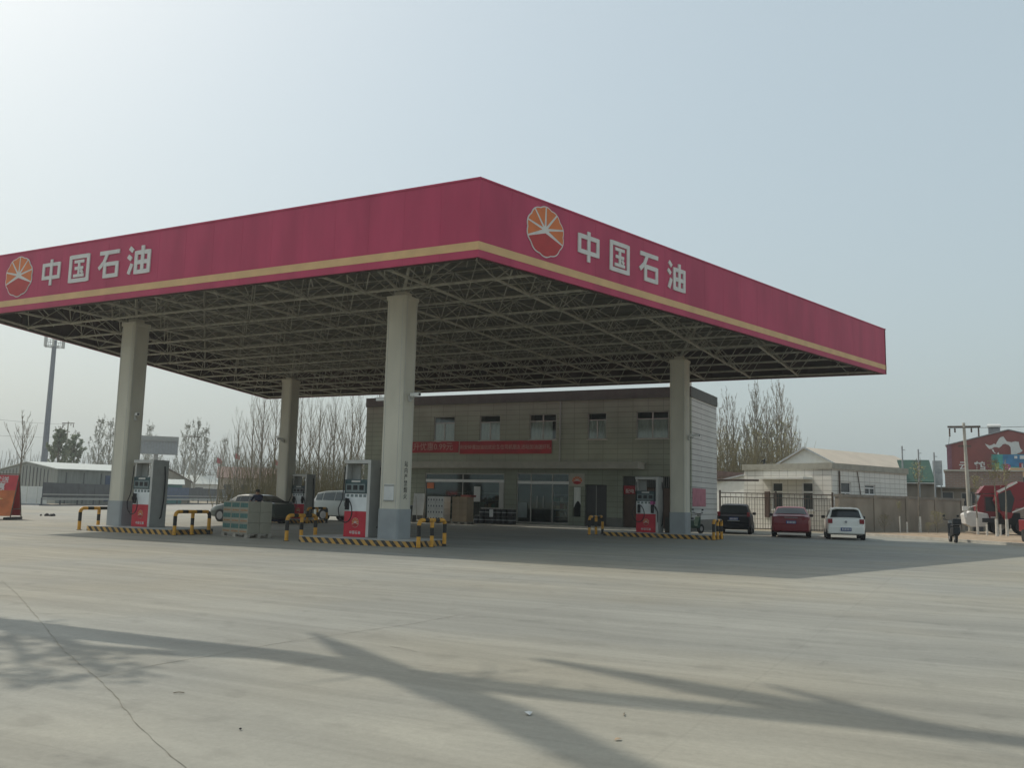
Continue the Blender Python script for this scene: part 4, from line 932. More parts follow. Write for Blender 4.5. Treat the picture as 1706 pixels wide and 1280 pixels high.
m = MB(); m.add([(.12,-.02,2.52),(.26,-.02,2.42),(1.25,-.02,3.02),(1.20,-.02,3.12)],[(0,1,2,3)]); m.add([(.9,-.02,1.28),(2.4,-.02,1.95),(2.4,-.02,2.03),(.9,-.02,1.36)],[(0,1,2,3)]); m.build('trim', M['paper'], r2)
m = MB(); m.box(-.6,5.5,.5,.62,.7,.95); m.box(-.6,5.5,1.5,1.62,.7,.95); m.box(.2,1.4,.65,1.45,.6,1.3); m.build('chassis', M['dark'], r2)
for wx in (1.6,3.6):
    for y in (.0, 1.95):
        m = MB(); m.tube([(wx,y,.5),(wx,y+.28,.5)], .5, 22); m.build('wheel', M['tyre'], r2)

# ------------------------------------------------------------------ steel fence behind the parked cars
fa, fb = Vector((-2.25,34.0,0)), Vector((3.85,36.35,0)); Lx = (fb-fa).length
r = thing('steel_fence', 'tall rusty steel bar fence behind the parked cars', 'fence', (fa.x,fa.y,0), math.atan2(fb.y-fa.y,fb.x-fa.x))
M['rust'] = mat('fence_rust', (.11,.08,.06), .7, var=.3, scale=9)
for z in (.12,1.95,2.2): m = MB(); m.box(0,Lx,-.02,.02,z-.025,z+.025); m.build('rail', M['rust'], r)
nb_ = 42
for i in range(nb_+1): x = Lx*i/nb_; m = MB(); m.box(x-.011,x+.011,-.011,.011,.06,1.97 if i % 2 else 2.2); m.build('bar', M['rust'], r)
for x in (0,Lx/2,Lx): m = MB(); m.box(x-.05,x+.05,-.05,.05,0,2.35); m.build('post', M['rust'], r)
aw = MB(); aw.tube([(0,0,2.95),(2.1,1.7,3.0)], .07, 8); tag(aw.build('awning_pole', M['rust'], loc=(-2.4,33.9,0)), 'rusty pole reaching from the station corner to the white house', 'pole')

# ------------------------------------------------------------------ white tiled house
BT = R(-24)
hs = thing('tiled_house', 'single storey white tiled house with a grey roof band behind the parked cars', 'house', (3.65,37.71,0), BT)
hol = [(-4.29,-3.47,1.27,2.98),(-2.09,-1.29,1.27,2.98)]
m = MB(); wall_with_holes(m, -6.45, 0, 0, 3.80, hol, 0, .24); m.build('front_wall', M['smalltile'], hs)
m = MB(); m.T = Matrix.Rotation(R(90),4,'Z'); wall_with_holes(m, .241, 9.0, 0, 3.80, [(1.0,2.15,1.30,3.04),(3.75,4.97,2.33,2.95)], 0, .24)
m.build('side_wall', M['smalltile'], hs)
m = MB(); m.box(-6.45,-6.21,.241,9,0,3.8); m.build('side_wall', M['smalltile'], hs)
m = MB(); m.box(-6.55,.10,-.10,9.1,3.801,4.17); m.build('roof_band', mat('roof_band_grey', (.33,.32,.27), .8, var=.12), hs)
m = MB(); m.box(-5.0,-1.35,-.95,-.002,3.16,3.30); m.build('porch_slab', M['gwhite'], hs)
def hwin(a, b, z0, z1, parent, T=Matrix.Identity(4)):
    f = MB(); f.T = T; f.box(a,a+.07,.05,.12,z0,z1); f.box(b-.07,b,.05,.12,z0,z1); f.box(a+.07,b-.07,.05,.12,z0,z0+.06); f.box(a+.07,b-.07,.05,.12,z1-.06,z1)
    zm = z0+(z1-z0)*.62; f.box(a+.07,b-.07,.05,.12,zm,zm+.10); fo = f.build('window', M['white'], parent)
    p = MB(); p.T = T; p.box(a+.07,b-.07,.10,.115,z0+.06,z1-.06); p.build('pane', M['window'], fo)
    s = MB(); s.T = T; s.box(a-.08,b+.08,-.06,-.002,z0-.08,z0-.001); s.build('sill', M['white'], fo)
hwin(-4.29,-3.47,1.27,2.98,hs); hwin(-2.09,-1.29,1.27,2.98,hs)
TS = Matrix.Rotation(R(90),4,'Z')
def swin(a, b, z0, z1):
    f = MB(); X0, X1 = -.12, -.05
    f.box(X0,X1,a,a+.07,z0,z1); f.box(X0,X1,b-.07,b,z0,z1); f.box(X0,X1,a+.07,b-.07,z0,z0+.06); f.box(X0,X1,a+.07,b-.07,z1-.06,z1); f.box(X0,X1,a+.07,b-.07,z0+(z1-z0)*.6,z0+(z1-z0)*.6+.08)
    f.box(X0,X1,(a+b)/2-.03,(a+b)/2+.03,z0+.06,z0+(z1-z0)*.6)
    fo = f.build('window', M['white'], hs); p = MB(); p.box(-.115,-.10,a+.07,b-.07,z0+.06,z1-.06); p.build('pane', M['window'], fo)
swin(1.0,2.15,1.30,3.04); swin(3.75,4.97,2.33,2.95)
m = MB(); m.tube([(.06,.77,0),(.06,.77,3.7)], .05, 8); m.build('drain_pipe', M['rust'], hs); m = MB(); m.tube([(.06,3.3,1.6),(.06,2.8,3.75)], .03, 6); m.build('drain_pipe', M['rust'], hs)
m = MB(); m.box(-4.80,-4.45,-.10,-.004,.75,2.4); m.build('shutter_board', M['shutter'], hs)
m = MB(); m.tube([(-5.1,.3,4.17),(-5.05,.3,4.45)], .06, 6); m.tube([(-5.3,.3,4.35),(-5.0,.3,4.5)], .05, 6); m.build('roof_fitting', M['dark'], hs)
# long hall with a beige roof behind it
HALL_L = 12.4
hl = thing('gabled_hall', 'long white hall with a beige pitched roof behind the tiled house', 'hall', (3.65,37.71,0), BT)
x0, x1, xa, ze, za = -10.6, -3.3, -6.95, 3.95, 5.76; ya, yb = 8.0, 8.0+HALL_L
m = MB(); m.prism([(x0+.2,0),(x1-.2,0),(x1-.2,ze),(xa,za-.08),(x0+.2,ze)], 'y', ya, ya+.2); m.build('gable_wall', M['gwhite'], hl)
m = MB(); m.box(x1-.4,x1-.2,ya+.201,yb,0,ze); m.build('side_wall', M['gwhite'], hl)
m = MB(); m.quad((xa,ya-.25,za),(xa,yb,za),(x1+.3,yb,ze-.14),(x1+.3,ya-.25,ze-.14)); m.quad((xa,ya-.25,za-.06),(x1+.3,ya-.25,ze-.2),(x1+.3,yb,ze-.2),(xa,yb,za-.06)); m.build('roof_slope', M['beige'], hl)
m = MB(); m.quad((xa,yb,za),(xa,ya-.25,za),(x0-.3,ya-.25,ze-.14),(x0-.3,yb,ze-.14)); m.quad((xa,yb,za-.06),(x0-.3,yb,ze-.2),(x0-.3,ya-.25,ze-.2),(xa,ya-.25,za-.06)); m.build('roof_slope', M['beige'], hl)
m = MB(); m.prism([(x0-.3,ze-.22),(xa,za-.08),(x1+.3,ze-.22),(x1+.3,ze-.10),(xa,za+.04),(x0-.3,ze-.10)], 'y', ya-.31, ya-.26); m.build('verge_board', M['galv'], hl)
# low white outbuilding at the left
ob = thing('white_outbuilding', 'low white outbuilding with a sloping roof between the station and the tiled house', 'outbuilding', (3.65,37.71,0), BT)
m = MB(); m.prism([(-13.6,0),(-6.6,0),(-6.6,3.35),(-9.0,4.0),(-13.6,3.2)], 'y', 6.0, 9.0); m.build('white_wall', M['gwhite'], ob)
m = MB(); m.prism([(-13.9,3.13),(-9.0,4.01),(-6.6,3.36),(-6.6,3.46),(-9.0,4.12),(-13.9,3.23)], 'y', 5.8, 9.2); m.build('roof_sheet', M['galv'], ob)
bs = thing('brick_shed', 'low red brick shed behind the white outbuilding', 'shed', (-8.6,50.5,0), R(10))
m = MB(); m.box(0,6,0,4,0,3.7); m.build('brick_wall', M['brick'], bs)
m = MB(); m.prism([(-.2,3.7),(6.2,3.7),(6.2,3.82),(-.2,4.3)], 'y', -.2, 4.2); m.build('roof', M['houseroof'], bs)

# ------------------------------------------------------------------ compound wall along the right
wa, wb = Vector((4.4,34.6,0)), Vector((10.7,46.0,0)); Lw = (wb-wa).length
r = thing('compound_wall', 'long weathered compound wall running away beyond the verge on the right', 'wall', (wa.x,wa.y,0), math.atan2(wb.y-wa.y,wb.x-wa.x))
m = MB(); m.box(0,Lw,0,.22,0,2.08); m.build('wall_body', M['wallc'], r)
m = MB(); m.box(-.03,Lw+.03,-.05,.27,2.081,2.24); m.build('coping', M['wallcap'], r)
for x in (0,3.3,6.5,9.6,12.6): m = MB(); m.box(x,x+.32,-.06,-.002,0,2.25); m.build('pilaster', M['wallc'], r)
gp = thing('gate_pillar', 'dark slate gate pillar between the wall end and the red truck', 'pillar', (11.3,47.6,0), R(20))
m = MB(); m.box(0,.5,0,.4,0,2.6); m.build('shaft', M['slate'], gp, bevel=.01); m = MB(); m.box(-.06,.56,-.06,.46,2.601,2.7); m.build('cap', M['slate'], gp)
gp2 = copy_tree(gp); gp2.location = (11.3+1.1,48.0,0); gp2['label'] = 'second dark gate pillar, behind the red truck cab'; gp['group'] = gp2['group'] = 'dark gate pillars beyond the wall'

# ------------------------------------------------------------------ workshops, red building
def gabled(name, lb, cat, x, y, rz, L, Dp, ze, zr, wm, rm, windows=(), door=None, over=.3, group=None, ridge_x=True):
    r = thing(name, lb, cat, (x,y,0), rz, group)
    m = MB(); 
    if ridge_x: m.prism([(0,0),(Dp,0),(Dp,ze),(Dp/2,zr-.05),(0,ze)], 'x', 0, L)
    else: m.prism([(0,0),(L,0),(L,ze),(L/2,zr-.05),(0,ze)], 'y', 0, Dp)
    m.build('wall', wm, r)
    for s_ in (0, 1):
        m = MB(); t = .09
        if ridge_x:
            y0_ = -over if s_ == 0 else Dp+over; zz = ze-(zr-ze)/(Dp/2)*over
            p = [(y0_,zz+.01),(Dp/2,zr+.01),(Dp/2,zr+t),(y0_,zz+t)]; m.prism(p, 'x', -over, L+over)
        else:
            x0_ = -over if s_ == 0 else L+over; zz = ze-(zr-ze)/(L/2)*over
            p = [(x0_,zz+.01),(L/2,zr+.01),(L/2,zr+t),(x0_,zz+t)]; m.prism(p, 'y', -over, Dp+over)
        m.build('roof_slope', rm, r)
    for (a, b, z0, z1) in windows:
        m = MB(); m.box(a,b,-.04,-.003,z0,z1); wo = m.build('window', M['alu'], r)
        m = MB(); m.box(a+.06,b-.06,-.05,-.041,z0+.06,z1-.06); m.build('pane', M['window'], wo)
    return r
wk = thing('workshop_row', 'grey row of repair workshops with dark windows behind the compound wall', 'workshop', (6.5,55.6,0), R(2))
m = MB(); m.box(0,6.2,0,5,0,3.1); m.build('wall', M['wallc'], wk)
m = MB(); m.box(-.2,6.4,-.5,5.2,3.101,3.2); m.build('eave', M['wallcap'], wk)
for a, b, z0, z1 in ((.3,.9,1.8,2.8),(1.2,2.1,1.6,2.9),(2.6,3.4,1.6,2.85),(3.9,4.6,1.7,2.8)):
    m = MB(); m.box(a,b,-.03,-.003,z0,z1); wo = m.build('window', M['alu'], wk); m = MB(); m.box(a+.06,b-.06,-.04,-.031,z0+.06,z1-.06); m.build('pane', M['window'], wo)
gs = thing('green_roof_shed', 'shed with a steep dark green sheet roof between the beige hall and the brick block', 'shed', (6.95,49.6,0), R(3))
m = MB(); m.add([(0,0,3.42),(1.95,0,3.42),(1.65,4.0,5.14),(-.55,4.0,5.14)],[(0,1,2,3)]); m.add([(0,.02,3.34),(-.55,4.0,5.06),(1.65,4.0,5.06),(1.95,.02,3.34)],[(0,1,2,3)]); m.add([(0,0,3.34),(1.95,0,3.34),(1.95,0,3.42),(0,0,3.42)],[(0,1,2,3)]); m.build('roof_sheet', M['green'], gs)
m = MB(); m.box(-.3,1.9,.3,4.0,0,3.32); m.box(-.5,-.31,.3,4.0,0,4.4); m.build('wall', M['wallc'], gs)
m = MB(); m.box(.0,2.0,-.06,-.01,3.28,3.35); m.build('eave_board', M['gwhite'], gs)
wp = thing('grey_notice_panel', 'pale grey panel with a dark round mark beside the green roof', 'panel', (8.72,50.9,0), R(3))
m = MB(); m.box(0,.62,0,.1,3.2,4.95); m.build('board', mat('panel_grey', (.40,.42,.42), .6), wp)
m = MB(); m.T = plane_mx((.36,-.004,4.2), (1,0,0), (0,-1,0)); m.lathe([(.2,0),(.2,.006),(.17,.008)], 20); m.build('round_mark', M['plinth'], wp)
m = MB(); m.box(.05,.12,.02,.1,0,3.19); m.box(.48,.55,.02,.1,0,3.19); m.build('post', M['grey'], wp)
bb = thing('brick_block', 'plain brick building in front of the dark red gabled building', 'building', (8.9,71.2,0), R(1))
m = MB(); m.box(0,6.2,0,8,0,5.0); m.build('wall', M['brick'], bb); m = MB(); m.box(-.1,6.3,-.12,8.1,5.001,5.14); m.build('roof_edge', M['slab'], bb)
for i, (px_, py_) in enumerate(((6.92,48.4),(7.95,48.45),(8.93,48.5))):
    pp = MB(); h_p = (5.85,5.62,5.40)[i]; pp.tube([(0,0,0),(0,0,h_p)], .055, 8); pp.box(-.02,.2,-.02,.02,h_p-.3,h_p-.26)
    tag(pp.build('steel_post', M['galv'], loc=(px_,py_,0)), ['tall thin steel post at the left edge of the green roof','tall thin steel post rising behind the middle of the green roof','tall thin steel post at the right edge of the green roof'][i], 'post', 'thin steel posts along the green roof')
rb = gabled('red_building', 'dark red gabled building with a pale horse mural and large characters', 'building', 8.38, 99.7, 0, 13.1, 22, 9.2, 10.95, M['redwall'], M['galv'], ridge_x=False, over=.15)
m = MB(); m.box(0,.5,-.06,-.003,0,9.2); m.build('corner_strip', mat('purple_edge', (.20,.07,.10), .7), rb)
text('云', 1.05, M['paper'], rb, plane_mx((1.75,-.02,6.72), (1,0,0), (0,-1,0)), 'lettering', .02, .02)
text('鹤', 1.25, M['paper'], rb, plane_mx((3.45,-.02,6.60), (1,0,0), (0,-1,0)), 'lettering', .02, .02)
def sc(px, py):  # outline of the mural in metres on the wall
    return (px*.00498+4.02, 12.22-(py+215)*.00623)
pts = [(10,190),(60,205),(100,225),(150,215),(200,190),(240,205),(270,150),(300,110),(340,70),(400,55),(440,110),(470,150),(560,165),(640,150),(710,160),(725,240),(745,290),(785,320),(740,360),(690,370),(640,400),(600,430),(600,470),(490,470),(480,440),(540,410),(545,350),(540,260),(500,215),(430,195),(380,205),(350,240),(300,270),(250,255),(200,255),(150,285),(100,290),(60,255)]
m = MB(); m.T = plane_mx((0,-.02,0), (1,0,0), (0,-1,0)); m.prism([sc(a, b+55) for a, b in pts], 'z', 0, .012); m.build('horse_mural', M['paper'], rb)
m = MB(); m.T = plane_mx((0,-.02,0), (1,0,0), (0,-1,0)); m.prism([sc(a, b+55) for a, b in [(150,290),(165,330),(200,370),(240,375),(200,345),(185,300)]], 'z', 0, .012); m.prism([sc(a, b+55) for a, b in [(255,375),(290,350),(300,395),(330,410),(370,390),(360,430),(310,430),(280,400)]], 'z', 0, .012); m.build('mural_curl', M['paper'], rb)
# painted shop sign under the mural
bd = thing('painted_signboard', 'blue and teal painted signboard with pink and green patches below the mural', 'sign', (13.05,97.6,0))
m = MB(); m.box(0,6.5,0,.12,6.15,7.98); bo = m.build('board', M['blue1'], bd)
m = MB(); m.box(1.15,3.2,-.012,-.001,6.6,7.95); m.build('blue_patch', M['blue2'], bo)
m = MB(); m.box(3.21,6.4,-.012,-.001,6.2,7.95); m.build('blue_patch', M['blue2'], bo)
m = MB(); m.T = plane_mx((1.55,-.013,6.55), (1,0,0), (0,-1,0)); m.lathe([(.36,0),(.36,.006),(.2,.01)], 12); m.box(-.25,.25,-.4,-.1,.0,.004); m.build('pink_patch', M['pink'], bo)
m = MB(); m.box(.28,.75,-.012,-.001,6.2,7.0); m.build('lime_patch', M['limeg'], bo)
m = MB(); m.box(2.75,3.15,-.02,-.013,6.25,7.0); rp_ = m.build('red_patch', M['banner'], bo)
for q_ in ((3.0,3.1,-.026,-.021,6.35,6.9),(2.3,2.6,-.022,-.013,7.5,7.8),(2.85,3.3,-.022,-.013,7.45,7.85)): m = MB(); m.box(*q_); m.build('white_mark', M['paper'], bo)
m = MB(); m.box(.3,.45,.13,.25,0,6.1); m.box(6,6.15,.13,.25,0,6.1); m.build('post', M['grey'], bd)
sh2 = thing('shop_front', 'low shop with pale signband and dark glass below the painted signboard', 'shop', (14.5,84.0,0), R(0))
m = MB(); m.box(0,8,0,6,0,5.9); m.build('wall', M['slab'], sh2); m = MB(); m.box(.1,7.9,-.03,-.003,1.0,4.9); m.build('shop_glass', M['window'], sh2)
m = MB(); m.box(0,8,-.08,-.031,5.0,5.8); m.build('signband', M['gold'], sh2)
wh = thing('solar_water_heater', 'solar water heater with a white drum on the roof of the red building', 'water heater', (13.5,100.6,10.5))
m = MB(); m.tube([(-.7,0,1.0),(.7,0,1.0)], .22, 14); m.build('drum', M['white'], wh)
m = MB(); m.quad((-.6,-.9,.0),(.6,-.9,.0),(.6,-.1,.85),(-.6,-.1,.85)); m.quad((-.6,-.88,-.03),(-.6,-.08,.82),(.6,-.08,.82),(.6,-.88,-.03)); m.build('collector', M['slate'], wh)
m = MB(); m.tube([(-.6,.1,-.2),(-.6,.1,1.0)], .03, 6); m.tube([(.6,.1,-.2),(.6,.1,1.0)], .03, 6); m.build('frame', M['galv'], wh)

# ------------------------------------------------------------------ poles and wires
def power_pole(x, y, h, lb, arm=2.6, rz=0, arms=(0,), lean=0):
    r = thing('power_pole', lb, 'power pole', (x,y,0), rz)
    m = MB(); m.tube([(lean,0,0),(0,0,h)], [.14,.09], 12); m.build('concrete_shaft', M['slab'], r, smooth=True)
    m = MB(); m.box(-arm/2,arm/2,-.05,.05,h-.32,h-.20); m.build('cross_arm', M['rust'], r)
    m = MB(); m.box(-.38,.38,-.04,.04,h-1.62,h-1.52); m.build('bracket', M['rust'], r)
    for xx in (-arm/2+.12,-.55,.45,arm/2-.12):
        m = MB()
        for k_ in range(4 if abs(xx) > .8 else 2): m.T = Matrix.Translation((xx,0,h-.42-k_*.14)); m.lathe([(.03,-.09),(.06,-.03),(.06,0),(.03,.07)], 8)
        m.build('insulator', M['shutter'], r)
    return r
power_pole(10.85,47.8,7.35,'concrete power pole with a wide cross arm beside the red truck',2.0,R(5),lean=.15)
power_pole(-105,89.3,11.1,'distant power pole with several cross arms right of the grey billboard',2.8,R(20))
power_pole(-113,72,12,'distant thin power pole beside the telecom tower',2.0,R(20))
for i, (a, b, dz, lb) in enumerate((((-62,10,9.0),(-113,72,11.6),.9,'upper overhead wire on the left behind the bare tree'),((-62,10,7.2),(-113,72,9.6),.9,'lower overhead wire on the left behind the bare tree'),((10.0,47.8,7.0),(60,20,8),.8,'overhead wire running right from the concrete power pole'),((10.0,47.8,7.0),(8.4,99,9.0),.7,'overhead wire from the concrete power pole to the red building'))):
    m = MB(); A, B_ = Vector(a), Vector(b); m.tube([A.lerp(B_, t/14)-Vector((0,0,dz*4*(t/14)*(1-t/14))) for t in range(15)], .018, 4)
    tag(m.build('overhead_wire', M['dark']), lb, 'wire', 'overhead wires')
# telecom tower
tw = thing('telecom_tower', 'tall grey telecom monopole with a ring platform of antennas on the far left', 'tower', (-143.2,90.0,0))
m = MB(); m.tube([(0,0,0),(0,0,29.6)], [.60,.38], 16); m.build('mast', M['towergrey'], tw, smooth=True)
m = MB()
for k_ in range(18):
    a = 2*math.pi*k_/18; a2 = 2*math.pi*(k_+1)/18
    for z in (28.4,29.5): m.tube([(1.7*math.cos(a),1.7*math.sin(a),z),(1.7*math.cos(a2),1.7*math.sin(a2),z)], .06, 5)
    if k_ % 3 == 0: m.tube([(0,0,28.4),(1.7*math.cos(a),1.7*math.sin(a),28.4)], .06, 5); m.tube([(1.7*math.cos(a),1.7*math.sin(a),28.4),(1.7*math.cos(a),1.7*math.sin(a),29.5)], .05, 5)
m.build('platform', M['galv'], tw)
for k_ in range(6):
    a = 2*math.pi*k_/6+.3; m = MB(); m.box(1.75*math.cos(a)-.15,1.75*math.cos(a)+.15,1.75*math.sin(a)-.12,1.75*math.sin(a)+.12,28.3,30.4); m.build('antenna', M['lgrey'], tw)
# billboard
bl = thing('billboard', 'large blank grey billboard seen from behind between the leftmost column and the tree line', 'billboard', (-102.9,77.0,0), math.atan2(4.3,3.9))
m = MB(); m.box(-.6,5.6,-.1,.1,7.3,9.4); m.build('panel', M['galv'], bl)
m = MB()
for i in range(15): m.box(-.55+i*.43,-.50+i*.43,-.22,-.105,7.25,9.45)
for z in (7.25,9.35): m.box(-.65,5.65,-.35,-.225,z,z+.12)
m.box(-.65,5.65,-.1,.12,9.46,10.1); m.build('rear_frame', M['grey'], bl)
m = MB(); m.tube([(2.5,.2,0),(2.5,.2,7.3)], .35, 12); m.build('post', M['grey'], bl)

# ------------------------------------------------------------------ roadside barrier (dark panels on posts)
bp = [(-64.3,33.9),(-70.0,45.65),(-76.9,59.4),(-85.9,76.75),(-98.3,100.2)]
def barrier(P, Q, lb, mt):
    P = Vector((*P,0)); Q = Vector((*Q,0)); L = (Q-P).length
    r = thing('roadside_barrier', lb, 'barrier', (P.x,P.y,0), math.atan2(Q.y-P.y,Q.x-P.x), 'dark panelled barriers along the road')
    n = max(2, int(L/3.2))
    for i in range(n): m = MB(); m.box(L*i/n+.02,L*(i+1)/n-.02,-.04,.04,.75,2.12); m.build('panel', mt, r)
    m = MB(); m.box(0,L,-.12,-.05,.98,1.10); m.box(0,L,-.10,-.045,.52,.72); m.build('rail', M['grey'], r)
    for i in range(n+1): m = MB(); m.box(L*i/n-.06,L*i/n+.06,-.05,.05,0,.74); m.build('post', M['slate'], r)
    m = MB(); m.box(0,L,-.2,.2,.0,.10); m.build('base_kerb', M['slate'], r)
barrier(bp[0],bp[1],'dark slate panelled barrier along the road, left of the leftmost column',M['slate'])
barrier(bp[1],bp[2],'dark panelled barrier along the road hidden mostly by the leftmost column',M['slate'])
barrier(bp[2],(-80.5,66.4),'bluish panelled barrier along the road just right of the leftmost pump',M['bluep'])
barrier((-80.5,66.4),bp[3],'dark panelled barrier along the road below the brown roofed house',M['slate'])
barrier(bp[3],bp[4],'greyish far panelled barrier behind the dark green car',mat('panel_mid', (.10,.105,.10), .7, var=.3))
lw = thing('low_white_wall', 'low white wall far behind the white SUV', 'wall', (-60,75,0), R(-10))
m = MB(); m.box(0,40,0,.25,0,2.0); m.build('wall_body', M['gwhite'], lw)

# ------------------------------------------------------------------ buildings beyond the road
A_ = Vector((-76.6,31.4)); rzs = math.atan2(.62,.78)
sh_ = thing('tin_shed', 'low grey corrugated shed with a pale roof behind the advertising stand', 'shed', (-93.4,48.8,0), R(-14.3))
Ls, Ds = 16.8, 9.6
m = MB(); m.prism([(0,0),(Ls,0),(Ls,3.72),(Ls/2,4.55),(0,3.72)], 'y', 0, .15); m.build('gable_wall', M['tin'], sh_)
m = MB(); m.box(Ls-.15,Ls,.151,Ds,0,3.7); m.build('side_wall', M['tin'], sh_)
m = MB()
for i in range(15): x = .3+i*1.0; zt_ = 3.43+(.74*(x/(Ls/2)) if x < Ls/2 else .74*(2-x/(Ls/2))); m.box(x-.05,x+.05,-.05,-.002,0,zt_)
for i in range(5): m.box(Ls+.002,Ls+.05,.9+i*1.9,1.0+i*1.9,0,3.4)
m.build('wall_rib', M['slate'], sh_)
m = MB(); m.prism([(Ls/2,4.56),(Ls+.3,3.68),(Ls+.3,3.76),(Ls/2,4.66)], 'y', -.2, Ds+.2); m.build('roof_slope', M['tinroof'], sh_)
m = MB(); m.prism([(Ls/2,4.56),(-.3,3.68),(-.3,3.76),(Ls/2,4.66)], 'y', -.2, Ds+.2); m.build('roof_slope', M['tinroof'], sh_)
m = MB(); m.box(Ls+.06,Ls+.1,5.2,7.8,.3,3.2); m.build('door', M['bluep'], sh_)
wp2 = thing('white_panel_stack', 'white panels leaning in front of the grey shed left of the dark barrier', 'panels', (-68.0,35.0,0), R(38))
for i in range(4): m = MB(); m.box(i*.9-1.8,i*.9-.95,-.03,.03,.15,1.75); m.build('panel', M['gwhite'], wp2)
m = MB(); m.box(-1.9,1.9,-.3,.3,0,.14); m.build('base', M['galv'], wp2)
rzh = math.atan2(7.1,7.5)
gabled('brown_roof_house', 'cream house with a brown tiled roof beyond the road, behind the dark green car', 'house', -108.9,99.7,rzh,10.6,7,4.4,6.3,M['housewall'],M['houseroof'],[(1,2.4,1.5,3.2),(4,5.4,1.5,3.2),(7.5,9,1.5,3.2)])
gabled('grey_house', 'grey gabled house just right of the leftmost pump mast', 'house', -94.5,71.0,R(50),6.5,9,3.1,4.9,M['wallc'],M['houseroof'],ridge_x=False)
gabled('teal_shed', 'low teal walled shed behind the bluish barrier', 'shed', -88.5,64.5,R(50),6.0,4,2.6,3.2,mat('teal_wall', (.08,.22,.22), .7),M['tinroof'])
gabled('low_white_house', 'long low white house with pale roof beyond the barrier, between billboard and brown roof', 'house', -128,103,rzh,16,7,3.3,4.9,M['gwhite'],M['tinroof'],[(2,3.5,1.3,2.6),(7,8.5,1.3,2.6),(12,13.5,1.3,2.6)])
gabled('grey_brick_house', 'grey house with a white gable panel behind the far column', 'house', -104,111,rzh,10,7,4.2,5.4,M['wallc'],M['galv'],[(1,2.2,1.3,2.6)])
for i, (fx, fy, fz, lb) in enumerate(((-107.8,98.0,7.4,'red flag on a pole left of the brown roofed house ridge'),(-104.9,99.4,8.2,'largest red flag over the middle of the brown roof'),(-101.0,105.0,7.4,'red flag at the right end of the brown roofed house'))):
    r = thing('red_flag', lb, 'flag', (fx,fy,0), rzh, 'red flags above the brown roofed house')
    m = MB(); m.tube([(0,0,0),(0,0,fz+.7)], .04, 6); m.build('pole', M['grey'], r)
    m = MB()
    for k_ in range(8): m.quad((k_*.10,.06*math.sin(k_),fz-.5-.03*k_),((k_+1)*.10,.06*math.sin(k_+1),fz-.53-.03*k_),((k_+1)*.10,.06*math.sin(k_+1),fz+.42-.05*k_),(k_*.10,.06*math.sin(k_),fz+.47-.05*k_))
    m.build('cloth', mat('flag_red', (.42,.09,.09), .8), r)
# red sign on the road behind the car
r = thing('red_road_sign', 'small red sign on a post beyond the roof of the dark green car', 'sign', (-62.1,61.4,0), R(40))
m = MB(); m.box(-.35,.35,-.03,.03,1.35,2.05); m.build('plate', M['banner'], r); m = MB(); m.tube([(0,.05,0),(0,.05,1.4)], .04, 6); m.build('post', M['grey'], r)

# ------------------------------------------------------------------ advertising stand at the left edge
ad = thing('advertising_stand', 'red A frame advertising stand with a yellow sun picture at the left edge', 'sign', (-30.0,7.0,0), R(38))
def slant(m, x0, x1, z0, z1, g, mm=0, back=False):
    s_ = lambda z: (.75*(1-z/2.15)+g)*(1 if back else -1)
    ps = [(x0,s_(z0),z0),(x1,s_(z0),z0),(x1,s_(z1),z1),(x0,s_(z1),z1)]
    qs = [(p[0],p[1]+(-.02 if back else .02),p[2]) for p in ps]
    m.add(ps+qs, [(0,1,2,3),(7,6,5,4),(0,4,5,1),(1,5,6,2),(2,6,7,3),(3,7,4,0)], mm)
m = MB(); slant(m,-2.0,.95,.18,2.10,0); fp = m.build('front_panel', mat('stand_red', (.52,.06,.07), .6, var=.12), ad)
m = MB(); slant(m,-2.0,.95,.18,2.10,0,0,True); m.build('rear_panel', MATS['stand_red'], ad)
m = MB(); slant(m,-2.0,.94,.18,.60,.004); slant(m,-2.0,.94,.60,1.38,.004); m.build('orange_print', mat('stand_orange', (.52,.15,.05), .6, var=.25, scale=2), fp)
def slant_mx(x, z, g): 
    y = -(.75*(1-z/2.15)+g); t = math.atan2(.75, 2.15)
    return Matrix.Translation((x,y,z)) @ Matrix.Rotation(R(90)-t,4,'X')
m = MB(); m.T = slant_mx(-.15,.98,.012)
star = []
for k_ in range(24): rr_ = .40 if k_ % 2 else (.62 if k_ % 4 else .75); star.append((rr_*.85*math.cos(2*math.pi*k_/24), rr_*.7*math.sin(2*math.pi*k_/24)))
m.prism(star, 'z', 0, .006); so = m.build('sun_picture', mat('sun_yellow', (.72,.55,.22), .6), fp)
text('惠', .42, MATS['stand_red'], so, slant_mx(-.15,.98,.022), 'lettering', .002, .006)
text('7.82元加满就送', .33, M['letter'], fp, slant_mx(-.55,1.86,.008), 'lettering', .002, .004)
text('95号 汽油惠', .40, M['letter'], fp, slant_mx(-.60,1.52,.008), 'lettering', .002, .010)
m = MB()
for x in (-1.98,.97):
    for s_ in (-1,1): m.tube([(x,s_*.78,0),(x,0,2.16)], .025, 6)
    m.tube([(x,-.60,.5),(x,.60,.5)], .015, 6)
m.tube([(-1.98,0,2.16),(.97,0,2.16)], .025, 6); m.build('frame', M['rust'], ad)
for q_ in (.70,-2.0): m = MB(); m.box(q_,q_+.3,-.85,.85,0,.12); m.build('ballast', M['dark'], ad)
rk = thing('rubble_heap', 'small heap of dark rubble on the concrete right of the advertising stand', 'rubble', (-34.5,13.2,0))
rnd = random.Random(5)
